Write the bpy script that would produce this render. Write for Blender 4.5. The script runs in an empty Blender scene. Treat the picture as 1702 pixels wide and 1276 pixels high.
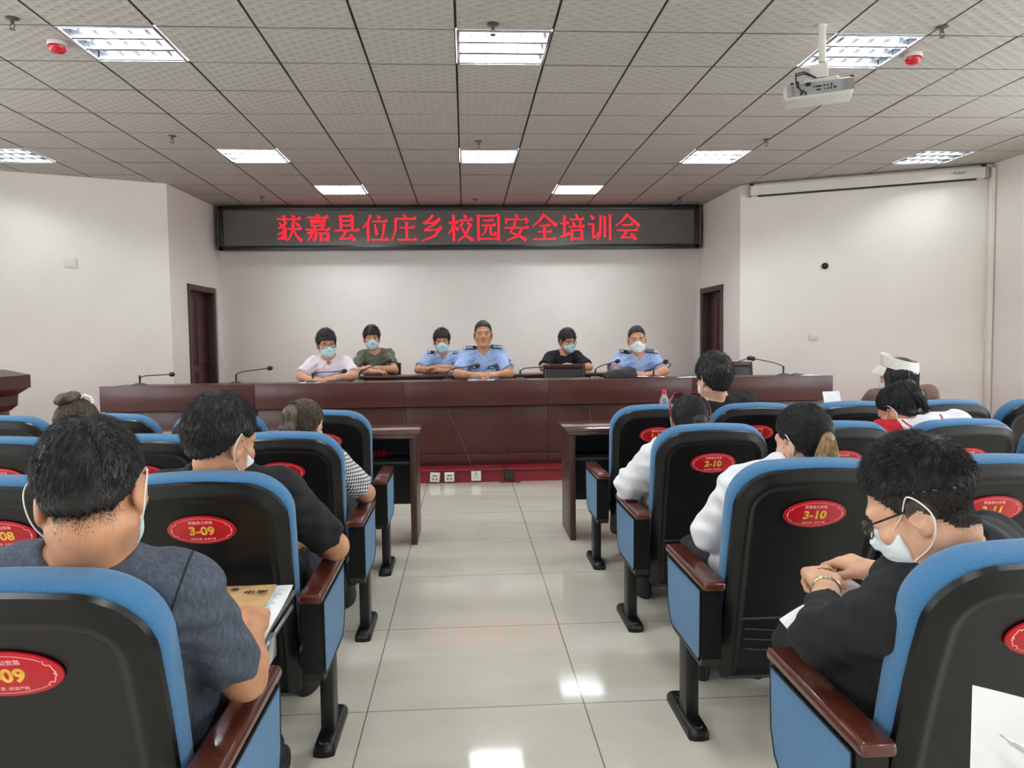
import bpy, bmesh, math, random
import numpy as np
from mathutils import Vector, Matrix

# ------------------------------------------------------------------ camera, world, exposure
SC = bpy.context.scene
COL = SC.collection
cam_d = bpy.data.cameras.new('camera')
cam = bpy.data.objects.new('camera', cam_d)
COL.objects.link(cam)
SC.camera = cam
cam_d.sensor_fit = 'HORIZONTAL'
cam_d.sensor_width = 36.0
cam_d.lens = 1283.4 / 1702 * 36.0
cam_d.clip_start = 0.05
CAM_Z = 1.36
_p, _y, _r = 0.0591, 0.0596, -0.0121
_cy, _sy, _cp, _sp = math.cos(_y), math.sin(_y), math.cos(_p), math.sin(_p)
_F = Vector((_sy * _cp, _cy * _cp, -_sp))
_R = Vector((_cy, -_sy, 0))
_U = _R.cross(_F)
_R2 = _R * math.cos(_r) + _U * math.sin(_r)
_U2 = _U * math.cos(_r) - _R * math.sin(_r)
cam.matrix_world = Matrix(((_R2.x, _U2.x, -_F.x, 0), (_R2.y, _U2.y, -_F.y, 0), (_R2.z, _U2.z, -_F.z, CAM_Z), (0, 0, 0, 1)))

world = bpy.data.worlds.new('daylight')
SC.world = world
world.use_nodes = True
_bg = world.node_tree.nodes['Background']
_bg.inputs[0].default_value = (0.90, 0.95, 1.0, 1)
_bg.inputs[1].default_value = 2.4
SC.view_settings.view_transform = 'Standard'
SC.view_settings.look = 'None'
SC.view_settings.gamma = 1.0
SC.view_settings.use_curve_mapping = False
SC.view_settings.exposure = 1.5
SC.cycles.use_denoising = True
SC.cycles.max_bounces = 8
SC.cycles.diffuse_bounces = 5
SC.cycles.glossy_bounces = 3
SC.cycles.sample_clamp_indirect = 6.0
SC.cycles.caustics_reflective = False
SC.cycles.caustics_refractive = False
TUBE_STRENGTH = 50.0

rnd = random.Random(7)

# ------------------------------------------------------------------ materials
def lin(c):
    return tuple((v / 255 / 12.92) if v / 255 <= 0.04045 else ((v / 255 + 0.055) / 1.055) ** 2.4 for v in c)

MATS = {}
def mat(name, rgb, rough=0.5, metal=0.0, var=0.0, vscale=20.0, bump=0.0, bscale=80.0, stretch=(1, 1, 1), spec=0.5,
        coat=0.0, emit=0.0, alpha=1.0, trans=0.0, sheen=0.0, rgb2=None):
    if name in MATS:
        return MATS[name]
    m = bpy.data.materials.new(name)
    m.use_nodes = True
    nt = m.node_tree
    b = nt.nodes['Principled BSDF']
    c = (*lin(rgb), 1)
    b.inputs['Base Color'].default_value = c
    b.inputs['Roughness'].default_value = rough
    b.inputs['Metallic'].default_value = metal
    b.inputs['Specular IOR Level'].default_value = spec
    b.inputs['Coat Weight'].default_value = coat
    b.inputs['Coat Roughness'].default_value = 0.08
    b.inputs['Sheen Weight'].default_value = sheen
    b.inputs['Alpha'].default_value = alpha
    b.inputs['Transmission Weight'].default_value = trans
    if emit > 0:
        b.inputs['Emission Color'].default_value = c
        b.inputs['Emission Strength'].default_value = emit
    tc = nt.nodes.new('ShaderNodeTexCoord')
    mp = nt.nodes.new('ShaderNodeMapping')
    mp.inputs['Scale'].default_value = stretch
    nt.links.new(tc.outputs['Object'], mp.inputs['Vector'])
    if var > 0 or rgb2:
        n = nt.nodes.new('ShaderNodeTexNoise')
        n.inputs['Scale'].default_value = vscale
        n.inputs['Detail'].default_value = 4
        nt.links.new(mp.outputs['Vector'], n.inputs['Vector'])
        r = nt.nodes.new('ShaderNodeValToRGB')
        r.color_ramp.elements[0].position = 0.3
        r.color_ramp.elements[1].position = 0.7
        lo = lin(tuple(v * (1 - var) for v in rgb))
        hi = lin(rgb2) if rgb2 else lin(tuple(min(255, v * (1 + var)) for v in rgb))
        r.color_ramp.elements[0].color = (*lo, 1)
        r.color_ramp.elements[1].color = (*hi, 1)
        nt.links.new(n.outputs['Fac'], r.inputs['Fac'])
        nt.links.new(r.outputs['Color'], b.inputs['Base Color'])
    if bump > 0:
        n2 = nt.nodes.new('ShaderNodeTexNoise')
        n2.inputs['Scale'].default_value = bscale
        n2.inputs['Detail'].default_value = 3
        nt.links.new(mp.outputs['Vector'], n2.inputs['Vector'])
        bp = nt.nodes.new('ShaderNodeBump')
        bp.inputs['Strength'].default_value = bump
        bp.inputs['Distance'].default_value = 0.004
        nt.links.new(n2.outputs['Fac'], bp.inputs['Height'])
        nt.links.new(bp.outputs['Normal'], b.inputs['Normal'])
    MATS[name] = m
    return m

def checker_mat(name, c1, c2, size):
    m = mat(name, c1, rough=0.85)
    nt = m.node_tree
    b = nt.nodes['Principled BSDF']
    tc = nt.nodes['Texture Coordinate']
    sep = nt.nodes.new('ShaderNodeSeparateXYZ')
    nt.links.new(tc.outputs['Object'], sep.inputs[0])
    acc = None
    # woven gingham: two sets of stripes multiply
    def stripe(sock):
        a = nt.nodes.new('ShaderNodeMath'); a.operation = 'MULTIPLY'; a.inputs[1].default_value = 1 / size
        nt.links.new(sock, a.inputs[0])
        f = nt.nodes.new('ShaderNodeMath'); f.operation = 'FRACT'
        nt.links.new(a.outputs[0], f.inputs[0])
        g = nt.nodes.new('ShaderNodeMath'); g.operation = 'GREATER_THAN'; g.inputs[1].default_value = 0.5
        nt.links.new(f.outputs[0], g.inputs[0])
        return g.outputs[0]
    add = nt.nodes.new('ShaderNodeMath'); add.operation = 'ADD'
    nt.links.new(sep.outputs[0], add.inputs[0]); nt.links.new(sep.outputs[1], add.inputs[1])
    s1, s2 = stripe(add.outputs[0]), stripe(sep.outputs[2])
    sm = nt.nodes.new('ShaderNodeMath'); sm.operation = 'ADD'
    nt.links.new(s1, sm.inputs[0]); nt.links.new(s2, sm.inputs[1])
    half = nt.nodes.new('ShaderNodeMath'); half.operation = 'MULTIPLY'; half.inputs[1].default_value = 0.5
    nt.links.new(sm.outputs[0], half.inputs[0])
    mix = nt.nodes.new('ShaderNodeMix'); mix.data_type = 'RGBA'
    mix.inputs[6].default_value = (*lin(c1), 1); mix.inputs[7].default_value = (*lin(c2), 1)
    nt.links.new(half.outputs[0], mix.inputs[0])
    nt.links.new(mix.outputs[2], b.inputs['Base Color'])
    return m

# ------------------------------------------------------------------ mesh builder
class MB:
    def __init__(s):
        s.v, s.f, s.m = [], [], []
        s.mi = 0
    def add(s, vs, fs, mi=None):
        o = len(s.v)
        s.v.extend(tuple(float(c) for c in v) for v in vs)
        for f in fs:
            s.f.append([i + o for i in f]); s.m.append(s.mi if mi is None else mi)
        return s
    def box(s, c, d, bev=0.0, seg=2, R=None, mi=None):
        bm = bmesh.new()
        bmesh.ops.create_cube(bm, size=1)
        for v in bm.verts:
            v.co = Vector((v.co.x * d[0], v.co.y * d[1], v.co.z * d[2]))
        if bev > 0:
            bmesh.ops.bevel(bm, geom=list(bm.edges), offset=min(bev, min(d) * 0.49), segments=seg, affect='EDGES', profile=0.5)
        bm.verts.index_update()
        vs = []
        for v in bm.verts:
            p = v.co.copy()
            if R is not None: p = R @ p
            vs.append((p.x + c[0], p.y + c[1], p.z + c[2]))
        s.add(vs, [[v.index for v in f.verts] for f in bm.faces], mi)
        bm.free()
        return s
    def bb(s, x0, x1, y0, y1, z0, z1, bev=0.0, seg=2, mi=None):
        return s.box(((x0 + x1) / 2, (y0 + y1) / 2, (z0 + z1) / 2), (abs(x1 - x0), abs(y1 - y0), abs(z1 - z0)), bev, seg, None, mi)
    def tube(s, pts, r, n=8, mi=None, closed=False, cap=True):
        pts = [Vector(p) for p in pts]
        N = len(pts)
        rs = r if isinstance(r, (list, tuple)) else [r] * N
        vs, fs = [], []
        prev = None
        for i, p in enumerate(pts):
            if closed: t = pts[(i + 1) % N] - pts[i - 1]
            else: t = pts[min(i + 1, N - 1)] - pts[max(i - 1, 0)]
            t.normalize()
            if prev is None:
                a = Vector((0, 0, 1)) if abs(t.z) < 0.9 else Vector((1, 0, 0))
                u = t.cross(a).normalized()
            else:
                u = (prev - t * prev.dot(t)).normalized()
            prev = u
            w = t.cross(u)
            for k in range(n):
                a = 2 * math.pi * k / n
                vs.append(p + (u * math.cos(a) + w * math.sin(a)) * rs[i])
        for i in range(N if closed else N - 1):
            j = (i + 1) % N
            for k in range(n):
                fs.append([i * n + k, i * n + (k + 1) % n, j * n + (k + 1) % n, j * n + k])
        if cap and not closed:
            fs.append([k for k in range(n)][::-1]); fs.append([(N - 1) * n + k for k in range(n)])
        return s.add(vs, fs, mi)
    def lathe(s, prof, n=24, c=(0, 0, 0), R=None, mi=None):
        vs, fs = [], []
        for (r, z) in prof:
            for k in range(n):
                a = 2 * math.pi * k / n
                p = Vector((r * math.cos(a), r * math.sin(a), z))
                if R is not None: p = R @ p
                vs.append((p.x + c[0], p.y + c[1], p.z + c[2]))
        M = len(prof)
        for i in range(M - 1):
            for k in range(n):
                fs.append([i * n + k, i * n + (k + 1) % n, (i + 1) * n + (k + 1) % n, (i + 1) * n + k])
        if prof[0][0] > 1e-6: fs.append([k for k in range(n)][::-1])
        if prof[-1][0] > 1e-6: fs.append([(M - 1) * n + k for k in range(n)])
        return s.add(vs, fs, mi)
    def loft(s, rings, cap0=True, cap1=True, mi=None):
        n = len(rings[0]); vs = [p for r in rings for p in r]; fs = []
        for i in range(len(rings) - 1):
            for k in range(n):
                fs.append([i * n + k, i * n + (k + 1) % n, (i + 1) * n + (k + 1) % n, (i + 1) * n + k])
        if cap0: fs.append(list(range(n))[::-1])
        if cap1: fs.append([(len(rings) - 1) * n + k for k in range(n)])
        return s.add(vs, fs, mi)
    def prism(s, poly, off, mi=None):
        """poly: 3-D outline, off: extrusion vector"""
        n = len(poly)
        a = [Vector(p) for p in poly]; b = [p + Vector(off) for p in a]
        fs = [list(range(n))[::-1], [n + i for i in range(n)]] + [[i, (i + 1) % n, n + (i + 1) % n, n + i] for i in range(n)]
        return s.add(a + b, fs, mi)
    def build(s, name, mats, parent=None, smooth=True, ang=35, loc=None):
        me = bpy.data.meshes.new(name)
        me.from_pydata(s.v, [], s.f)
        if not isinstance(mats, (list, tuple)): mats = [mats]
        for m in mats: me.materials.append(m)
        if len(mats) > 1:
            me.polygons.foreach_set('material_index', s.m)
        bm = bmesh.new(); bm.from_mesh(me)
        bmesh.ops.recalc_face_normals(bm, faces=bm.faces)
        bm.to_mesh(me); bm.free()
        if smooth:
            me.polygons.foreach_set('use_smooth', [True] * len(me.polygons))
            me.set_sharp_from_angle(angle=math.radians(ang))
        me.update()
        o = bpy.data.objects.new(name, me)
        COL.objects.link(o)
        if parent is not None: o.parent = parent
        if loc is not None: o.location = loc
        return o

def spline(pts, m=4):
    P = [np.array(p, float) for p in pts]; P = [P[0] * 2 - P[1]] + P + [P[-1] * 2 - P[-2]]; out = []
    for i in range(1, len(P) - 2):
        for k in range(m):
            t = k / m; a, b, c, d = P[i - 1:i + 3]
            out.append(.5 * (2 * b + (c - a) * t + (2 * a - 5 * b + 4 * c - d) * t * t + (3 * b - a - 3 * c + d) * t ** 3))
    return out + [P[-2]]
def tag(o, label=None, cat=None, group=None, kind=None):
    if label: o['label'] = label
    if cat: o['category'] = cat
    if group: o['group'] = group
    if kind: o['kind'] = kind
    return o
def thing(name, loc, label, cat, group=None, rz=0.0):
    o = bpy.data.objects.new(name, None)
    o.empty_display_size = 0.1
    COL.objects.link(o)
    o.location = loc; o.rotation_euler = (0, 0, rz)
    return tag(o, label, cat, group)
def structure(o):
    o['kind'] = 'structure'
    return o
def dup(o, parent=None):
    c = o.copy(); COL.objects.link(c)
    if parent is not None: c.parent = parent
    for ch in list(o.children): dup(ch, c)
    return c

_text_cache = {}
def text_mesh(body, size, bold=0.0, extrude=0.0006):
    key = (body, size, bold, extrude)
    if key in _text_cache: return _text_cache[key]
    cu = bpy.data.curves.new('text', 'FONT')
    cu.body = body; cu.size = size; cu.align_x = 'CENTER'; cu.align_y = 'CENTER'
    cu.offset = bold; cu.extrude = extrude; cu.resolution_u = 3
    o = bpy.data.objects.new('text', cu); COL.objects.link(o)
    dg = bpy.context.evaluated_depsgraph_get(); dg.update()
    me = bpy.data.meshes.new_from_object(o.evaluated_get(dg))
    bpy.data.objects.remove(o); bpy.data.curves.remove(cu)
    _text_cache[key] = me
    return me
def text_obj(name, body, size, m, parent, M, bold=0.0, extrude=0.0006):
    me = text_mesh(body, size, bold, extrude)
    if not me.materials: me.materials.append(m)
    o = bpy.data.objects.new(name, me); COL.objects.link(o)
    o.parent = parent; o.matrix_local = M
    return o
# ------------------------------------------------------------------ shared materials
M_wall = mat('wall_paint', (238, 234, 227), 0.85, var=0.015, vscale=1.5, bump=0.08, bscale=60)
M_black = mat('black_plastic', (9, 10, 12), 0.36, var=0.1, vscale=6, bump=0.04, bscale=260, spec=0.4)
M_blackm = mat('black_powder_metal', (20, 20, 21), 0.42, var=0.08, vscale=9)
M_blue = mat('blue_woven_fabric', (54, 114, 160), 0.9, var=0.06, vscale=240, bump=0.6, bscale=420, sheen=0.25)
M_armwood = mat('armrest_wood', (82, 37, 27), 0.25, var=0.09, vscale=14, stretch=(9, 0.7, 4), coat=0.4)
M_dais = mat('dais_wood', (70, 29, 26), 0.36, var=0.09, vscale=9, stretch=(0.6, 4, 6), coat=0.08)
M_desk = mat('desk_wood', (66, 38, 34), 0.38, var=0.12, vscale=10, stretch=(0.6, 4, 5), coat=0.05)
M_desktop = mat('desk_top_varnish', (74, 44, 40), 0.2, var=0.1, vscale=10, stretch=(0.6, 4, 5), coat=0.8)
M_deskdark = mat('desk_inner_board', (34, 28, 32), 0.5, var=0.1, vscale=8)
M_doorframe = mat('door_frame_wood', (66, 50, 46), 0.4, var=0.15, vscale=12, stretch=(4, 4, 0.5))
M_doorleaf = mat('door_leaf_wood', (66, 24, 26), 0.4, var=0.2, vscale=10, stretch=(5, 5, 0.5))
M_crimson = mat('crimson_stage_paint', (134, 32, 42), 0.4, var=0.06, vscale=5)
M_white = mat('white_plastic', (222, 220, 212), 0.4, var=0.02, vscale=8)
M_chrome = mat('bright_aluminium', (214, 218, 222), 0.22, metal=0.9, var=0.05, vscale=12)
M_red = mat('red_plaque', (190, 14, 36), 0.32, var=0.05, vscale=20)
M_pink = mat('pink_print', (240, 170, 168), 0.5, var=0.03)
M_gold = mat('gold_print', (226, 178, 72), 0.45, var=0.12, vscale=60)
M_paper = mat('white_paper', (236, 238, 240), 0.8, var=0.01, vscale=10)
M_dark = mat('dark_gap', (58, 54, 50), 0.8, var=0.1)
M_cable = mat('thin_grey_cable', (104, 86, 80), 0.6)
M_joint = mat('ceiling_joint', (112, 104, 95), 0.8, var=0.05)
M_ink = mat('black_ink', (28, 26, 26), 0.7, var=0.05)

# ceiling tiles: embossed lozenge relief
def tile_mat():
    m = mat('ceiling_tile', (193, 187, 178), 0.8)
    nt = m.node_tree; b = nt.nodes['Principled BSDF']
    tc = nt.nodes['Texture Coordinate']
    hs = []
    for ang in (0.62, -0.62):
        mp = nt.nodes.new('ShaderNodeMapping'); mp.inputs['Rotation'].default_value = (0, 0, ang)
        nt.links.new(tc.outputs['Object'], mp.inputs['Vector'])
        w = nt.nodes.new('ShaderNodeTexWave'); w.wave_type = 'BANDS'; w.bands_direction = 'Y'
        w.inputs['Scale'].default_value = 4.6; w.inputs['Distortion'].default_value = 0.7; w.inputs['Detail Scale'].default_value = 0.8
        nt.links.new(mp.outputs['Vector'], w.inputs['Vector'])
        hs.append(w.outputs['Fac'])
    mx = nt.nodes.new('ShaderNodeMath'); mx.operation = 'MAXIMUM'
    nt.links.new(hs[0], mx.inputs[0]); nt.links.new(hs[1], mx.inputs[1])
    n = nt.nodes.new('ShaderNodeTexNoise'); n.inputs['Scale'].default_value = 0.5
    nt.links.new(tc.outputs['Object'], n.inputs['Vector'])
    bp = nt.nodes.new('ShaderNodeBump'); bp.inputs['Distance'].default_value = 0.012
    bp.inputs['Strength'].default_value = 0.42
    nt.links.new(mx.outputs[0], bp.inputs['Height'])
    nt.links.new(bp.outputs['Normal'], b.inputs['Normal'])
    r = nt.nodes.new('ShaderNodeValToRGB')
    r.color_ramp.elements[0].color = (*lin((176, 172, 165)), 1); r.color_ramp.elements[1].color = (*lin((186, 182, 175)), 1)
    nt.links.new(mx.outputs[0], r.inputs['Fac']); nt.links.new(r.outputs['Color'], b.inputs['Base Color'])
    return m
M_tile = tile_mat()

def floor_mat():
    m = mat('polished_floor_tile', (196, 190, 175), 0.1)
    nt = m.node_tree; b = nt.nodes['Principled BSDF']
    tc = nt.nodes['Texture Coordinate']
    sep = nt.nodes.new('ShaderNodeSeparateXYZ'); nt.links.new(tc.outputs['Object'], sep.inputs[0])
    def seam(sock, off):
        a = nt.nodes.new('ShaderNodeMath'); a.operation = 'ADD'; a.inputs[1].default_value = -off + 80.0
        nt.links.new(sock, a.inputs[0])
        mo = nt.nodes.new('ShaderNodeMath'); mo.operation = 'FLOORED_MODULO'; mo.inputs[1].default_value = 0.8
        nt.links.new(a.outputs[0], mo.inputs[0])
        s2 = nt.nodes.new('ShaderNodeMath'); s2.operation = 'LESS_THAN'; s2.inputs[1].default_value = 0.0042
        nt.links.new(mo.outputs[0], s2.inputs[0])
        return s2.outputs[0], a.outputs[0]
    sx, ax = seam(sep.outputs[0], 0.418); sy_, ay = seam(sep.outputs[1], 2.78)
    mx = nt.nodes.new('ShaderNodeMath'); mx.operation = 'MAXIMUM'
    nt.links.new(sx, mx.inputs[0]); nt.links.new(sy_, mx.inputs[1])
    # marbled veins
    mp = nt.nodes.new('ShaderNodeMapping'); mp.inputs['Scale'].default_value = (0.7, 2.6, 1)
    nt.links.new(tc.outputs['Object'], mp.inputs['Vector'])
    n = nt.nodes.new('ShaderNodeTexNoise'); n.inputs['Scale'].default_value = 1.6; n.inputs['Detail'].default_value = 6
    n.inputs['Distortion'].default_value = 0.6
    nt.links.new(mp.outputs['Vector'], n.inputs['Vector'])
    r = nt.nodes.new('ShaderNodeValToRGB')
    r.color_ramp.elements[0].position = 0.3; r.color_ramp.elements[1].position = 0.72
    r.color_ramp.elements[0].color = (*lin((202, 197, 181)), 1); r.color_ramp.elements[1].color = (*lin((216, 211, 198)), 1)
    nt.links.new(n.outputs['Fac'], r.inputs['Fac'])
    mix = nt.nodes.new('ShaderNodeMix'); mix.data_type = 'RGBA'
    mix.inputs[7].default_value = (*lin((112, 106, 92)), 1)
    nt.links.new(mx.outputs[0], mix.inputs[0]); nt.links.new(r.outputs['Color'], mix.inputs[6])
    nt.links.new(mix.outputs[2], b.inputs['Base Color'])
    b.inputs['Roughness'].default_value = 0.065
    b.inputs['Specular IOR Level'].default_value = 0.55
    return m
M_floor = floor_mat()

# ------------------------------------------------------------------ room shell
CEIL = 3.25
WX0, WX1, YB = -6.0, 6.2, -3.6
structure(MB().bb(WX0 - .3, WX1 + .3, YB, 11.6, -0.12, 0.0).build('floor', M_floor))

GX0, GY0, T = -0.03, 4.868, 0.6
LIGHT_CELLS = [(c, 0) for c in (-4, 0, 4)] + [(c, 5) for c in (-8, -4, 0, 4, 8)] + [(-3, 8), (2, 8)] \
    + [(c, 0) for c in (-8, 8)] + [(c, -5) for c in (-8, -4, 0, 4, 8)] + [(c, -10) for c in (-8, -4, 0, 4, 8)]
cm = MB(); cr = random.Random(3)
for i in range(-10, 11):
    for j in range(-15, 12):
        if (i, j) in LIGHT_CELLS: continue
        x0 = GX0 + i * T; y0 = GY0 + j * T
        g = 0.0055; d = 0.010
        zz = [CEIL + cr.uniform(0, 0.0035) for _ in range(4)]
        q = [(x0 + g, y0 + g * .8), (x0 + T - g, y0 + g * .8), (x0 + T - g, y0 + T - g * .8), (x0 + g, y0 + T - g * .8)]
        e = 0.0025
        qi = [(q[0][0] + e, q[0][1] + e), (q[1][0] - e, q[1][1] + e), (q[2][0] - e, q[2][1] - e), (q[3][0] + e, q[3][1] - e)]
        vs = [(*p, CEIL + d) for p in q] + [(*p, z) for p, z in zip(qi, zz)]
        cm.add(vs, [[4, 5, 6, 7]], 0)
        cm.add(vs, [[0, 1, 5, 4], [1, 2, 6, 5], [2, 3, 7, 6], [3, 0, 4, 7]], 1)
structure(cm.build('ceiling', [M_tile, M_joint], smooth=False))
# dark void above the tile joints, with openings for the light fittings
vm = MB()
for i in range(-10, 11):
    for j in range(-15, 12):
        if (i, j) in LIGHT_CELLS: continue
        x0 = GX0 + i * T; y0 = GY0 + j * T
        vm.add([(x0, y0, CEIL + .012), (x0 + T, y0, CEIL + .012), (x0 + T, y0 + T, CEIL + .012), (x0, y0 + T, CEIL + .012)], [[0, 1, 2, 3]])
structure(vm.build('ceiling_grid', M_dark, smooth=False))

def wall(name, a, b, z0=0.0, z1=CEIL + .02, th=0.12, m=M_wall, openings=()):
    """vertical wall a->b, thickness goes to the left of a->b"""
    a, b = Vector((a[0], a[1], 0)), Vector((b[0], b[1], 0))
    t = (b - a); L = t.length; t.normalize(); nrm = Vector((-t.y, t.x, 0))
    mb = MB()
    def slab(s0, s1, q0, q1):
        poly = [a + t * s0 + Vector((0, 0, q0)), a + t * s1 + Vector((0, 0, q0)), a + t * s1 + Vector((0, 0, q1)), a + t * s0 + Vector((0, 0, q1))]
        mb.prism(poly, nrm * th)
    s = 0.0
    for op in openings:
        s0, s1, zt = op[:3]
        if s0 > s: slab(s, s0, z0, z1)
        slab(s0, s1, zt, z1); s = s1
        if len(op) > 3: slab(s0, s1, z0, op[3])
    slab(s, L, z0, z1)
    return structure(mb.build(name, m, smooth=False))
LA, LBk, LC = (-3.53, 9.56), (-3.47, 11.3), (-6.0, 8.431)
RA, RBk, RC = (3.497, 9.68), (3.455, 11.3), (5.96, 8.485)
DZ = 2.105                                                       # door head
wall('wall_back', (-3.6, 11.3), (3.6, 11.3))
wall('wall_rear', (6.3, YB), (-6.1, YB))
wall('wall_left_return', LA, LBk, openings=((0.52, 1.58, DZ),))
wall('wall_left_angle', LC, LA)
WIN = [(.3, 2.5, 2.7, .9), (3.1, 5.3, 2.7, .9), (5.9, 8.1, 2.7, .9), (8.6, 10.2, 2.6, 1.0)]
wall('wall_left', (-6.0, YB), LC, openings=WIN)
wall('wall_right_return', RBk, RA, openings=((0.05, 1.02, DZ - .05),))
wall('wall_right_angle', RA, RC)
wall('wall_right', RC, (6.2, YB), openings=[(12.09 - b, 12.09 - a, t, q) for a, b, t, q in WIN[::-1]])

# stage platform with crimson front
STZ = 0.135
structure(MB().bb(-5.95, 5.95, 7.28, 11.3, 0.0, STZ - .02).bb(-5.95, 5.95, 7.25, 11.3, STZ - .022, STZ, .006).build('stage_floor', M_crimson))

# doors in the two return walls
def door(name, side, y0, y1, zt, xw):
    f = MB()
    w = 0.075; d = 0.17
    for (a, b) in ((y0, y0 + w), (y1 - w, y1)):
        f.bb(xw - side * .012, xw + side * d, a, b, STZ, zt - .002, .006)
    f.bb(xw - side * .014, xw + side * d, y0, y1, zt - w, zt, .006)
    o = structure(f.build(name, M_doorframe))
    l = MB()
    xl = xw + side * 0.10
    l.bb(xl, xl + side * .04, y0 + w, y1 - w, STZ + .01, zt - w)
    ym = (y0 + y1) / 2
    for (a, b) in ((y0 + w + .04, ym - .02), (ym + .02, y1 - w - .04)):
        for (p, q) in ((STZ + .12, 0.95), (1.05, zt - w - .1)):
            l.bb(xl - side * .012, xl + side * .01, a, b, p, q, .01)
    l.build('door_leaf', M_doorleaf, o)
    return o
door('door_1', -1, 10.08, 11.14, DZ, -3.505)
door('door_2', 1, 10.27, 11.24, DZ - .05, 3.475)

# skirting on the angled walls
for nm, a, b in (('baseboard_left', LC, LA), ('baseboard_right', RA, RC)):
    a, b = Vector((*a, 0)), Vector((*b, 0)); t = (b - a).normalized(); n = Vector((t.y, -t.x, 0))
    structure(MB().prism([a + Vector((0, 0, STZ)), b + Vector((0, 0, STZ)), b + Vector((0, 0, STZ + .1)), a + Vector((0, 0, STZ + .1))], n * .014).build(nm, M_desk, smooth=False))

# cable trunking in the right corner
structure(MB().bb(5.90, 5.945, 8.40, 8.455, STZ, 3.2, .006).build('trim_1', M_wall))

# ------------------------------------------------------------------ ceiling light fittings
def make_troffer(loc, label):
    r = thing('ceiling_light', loc, label, 'ceiling light', 'recessed louvre lights')
    H = .085; w = T / 2 - .004
    f = MB()
    for s in (-1, 1):
        f.bb(-w, w, s * (w - .018), s * w, -.006, .006, .002); f.bb(s * (w - .018), s * w, -w, w, -.006, .006, .002)
    f.build('frame', M_chrome, r)
    h = MB(); i = w - .012
    top = [(-i, -i, H), (i, -i, H), (i, i, H), (-i, i, H)]; bot = [(-i, -i, 0), (i, -i, 0), (i, i, 0), (-i, i, 0)]
    h.add(top + bot, [[0, 1, 2, 3], [0, 1, 5, 4], [1, 2, 6, 5], [2, 3, 7, 6], [3, 0, 4, 7]])
    h.build('reflector', M_refl, r, smooth=False)
    for k in (-1, 0, 1):
        MB().tube([(-i + .012, k * .185, .056), (i - .012, k * .185, .056)], .017, 12).build('tube', M_tube, r)
    l = MB()
    lw = i - .004
    for k in range(-2, 3):
        x = k * .105
        l.bb(x - .0015, x + .0015, -lw, lw, .005, .026)
    for y in (-.0925 * 3, -.0925, .0925, .0925 * 3):
        pr = [(-lw, y - .016, .003), (-lw, y + .016, .003), (-lw, y + .005, .062), (-lw, y - .005, .062)]
        l.prism(pr, (2 * lw, 0, 0))
    l.build('louvre', M_louv, r, smooth=False)
    return r
M_louv = mat('louvre_metal', (112, 113, 115), 0.24, metal=1.0, var=0.03, vscale=12)
M_refl = mat('mirror_reflector', (84, 86, 90), 0.12, metal=1.0, var=0.05, vscale=30)
M_tube = mat('lamp_tube', (246, 252, 255), 0.5, emit=TUBE_STRENGTH)
M_tubeweak = mat('worn_lamp_tube', (246, 252, 255), 0.5, emit=TUBE_STRENGTH * .32)
LL = {(-4, 0): 'left louvre ceiling light of the row nearest the camera, beside left red alarm dome',
      (0, 0): 'middle louvre ceiling light of the row nearest the camera, with lit tubes',
      (4, 0): 'right louvre ceiling light of the nearest row, behind the projector pole',
      (-8, 5): 'louvre ceiling light at far left edge above the blank left wall',
      (-4, 5): 'small louvre ceiling light left of centre, second row from camera',
      (0, 5): 'louvre ceiling light in the centre of the second row, above the screen characters',
      (4, 5): 'louvre ceiling light right of centre in second row, beyond the projector',
      (8, 5): 'louvre ceiling light at far right, over the rolled projection screen',
      (-3, 8): 'farthest louvre ceiling light on left, just above the LED sign',
      (2, 8): 'farthest louvre ceiling light on right, just above the LED sign'}
tr0 = None
for (c, j) in LIGHT_CELLS:
    loc = (GX0 + (c + .5) * T, GY0 + (j + .5) * T, CEIL + .001)
    lb = LL.get((c, j), 'louvre ceiling light behind the camera over the seats')
    if tr0 is None:
        tr0 = make_troffer(loc, lb); continue
    n = dup(tr0); n.location = loc; n['label'] = lb
    if abs(c) == 8 and j == 5:                                       # two fittings with worn tubes
        for ch in n.children:
            if ch.name.startswith('tube'):
                ch.data = ch.data.copy(); ch.data.materials[0] = M_tubeweak

# sprinklers
spr = None
SPR = [((-2.60, 4.77), 'metal sprinkler head at top left corner of the ceiling, left of red alarm'),
       ((0.195, 4.77), 'metal sprinkler head above the nearest middle louvre light'),
       ((2.976, 4.731), 'metal sprinkler head at upper right, above right red alarm dome'),
       ((-2.657, 7.382), 'metal sprinkler head on left, before the second row left light'),
       ((0.154, 7.544), 'metal sprinkler head just before the second row middle light'),
       ((2.942, 7.441), 'metal sprinkler head on right, between projector and second row right light'),
       ((-2.634, 10.426), 'metal sprinkler head near left end of the LED sign'),
       ((0.165, 10.623), 'metal sprinkler head above the middle of the LED sign'),
       ((2.952, 10.507), 'metal sprinkler head near right end of the LED sign')]
M_brass = mat('sprinkler_metal', (120, 116, 110), 0.35, metal=0.8, var=0.1)
for (x, y), lb in SPR:
    if spr is None:
        spr = thing('sprinkler', (x, y, CEIL + .002), lb, 'sprinkler', 'ceiling sprinklers')
        MB().lathe([(0.0, .004), (.035, .002), (.037, -.006), (.024, -.011), (.0, -.012)], 20).build('escutcheon', M_brass, spr)
        h = MB().tube([(0, 0, -.01), (0, 0, -.035)], .011, 10)
        for s in (-1, 1): h.tube([(s * .008, 0, -.034), (s * .014, 0, -.046), (s * .004, 0, -.062)], .003, 6)
        h.lathe([(0, -.064), (.017, -.064), (.017, -.067), (0, -.067)], 14)
        h.build('nozzle', M_brass, spr)
    else:
        n = dup(spr); n.location = (x, y, CEIL + .002); n['label'] = lb

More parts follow.
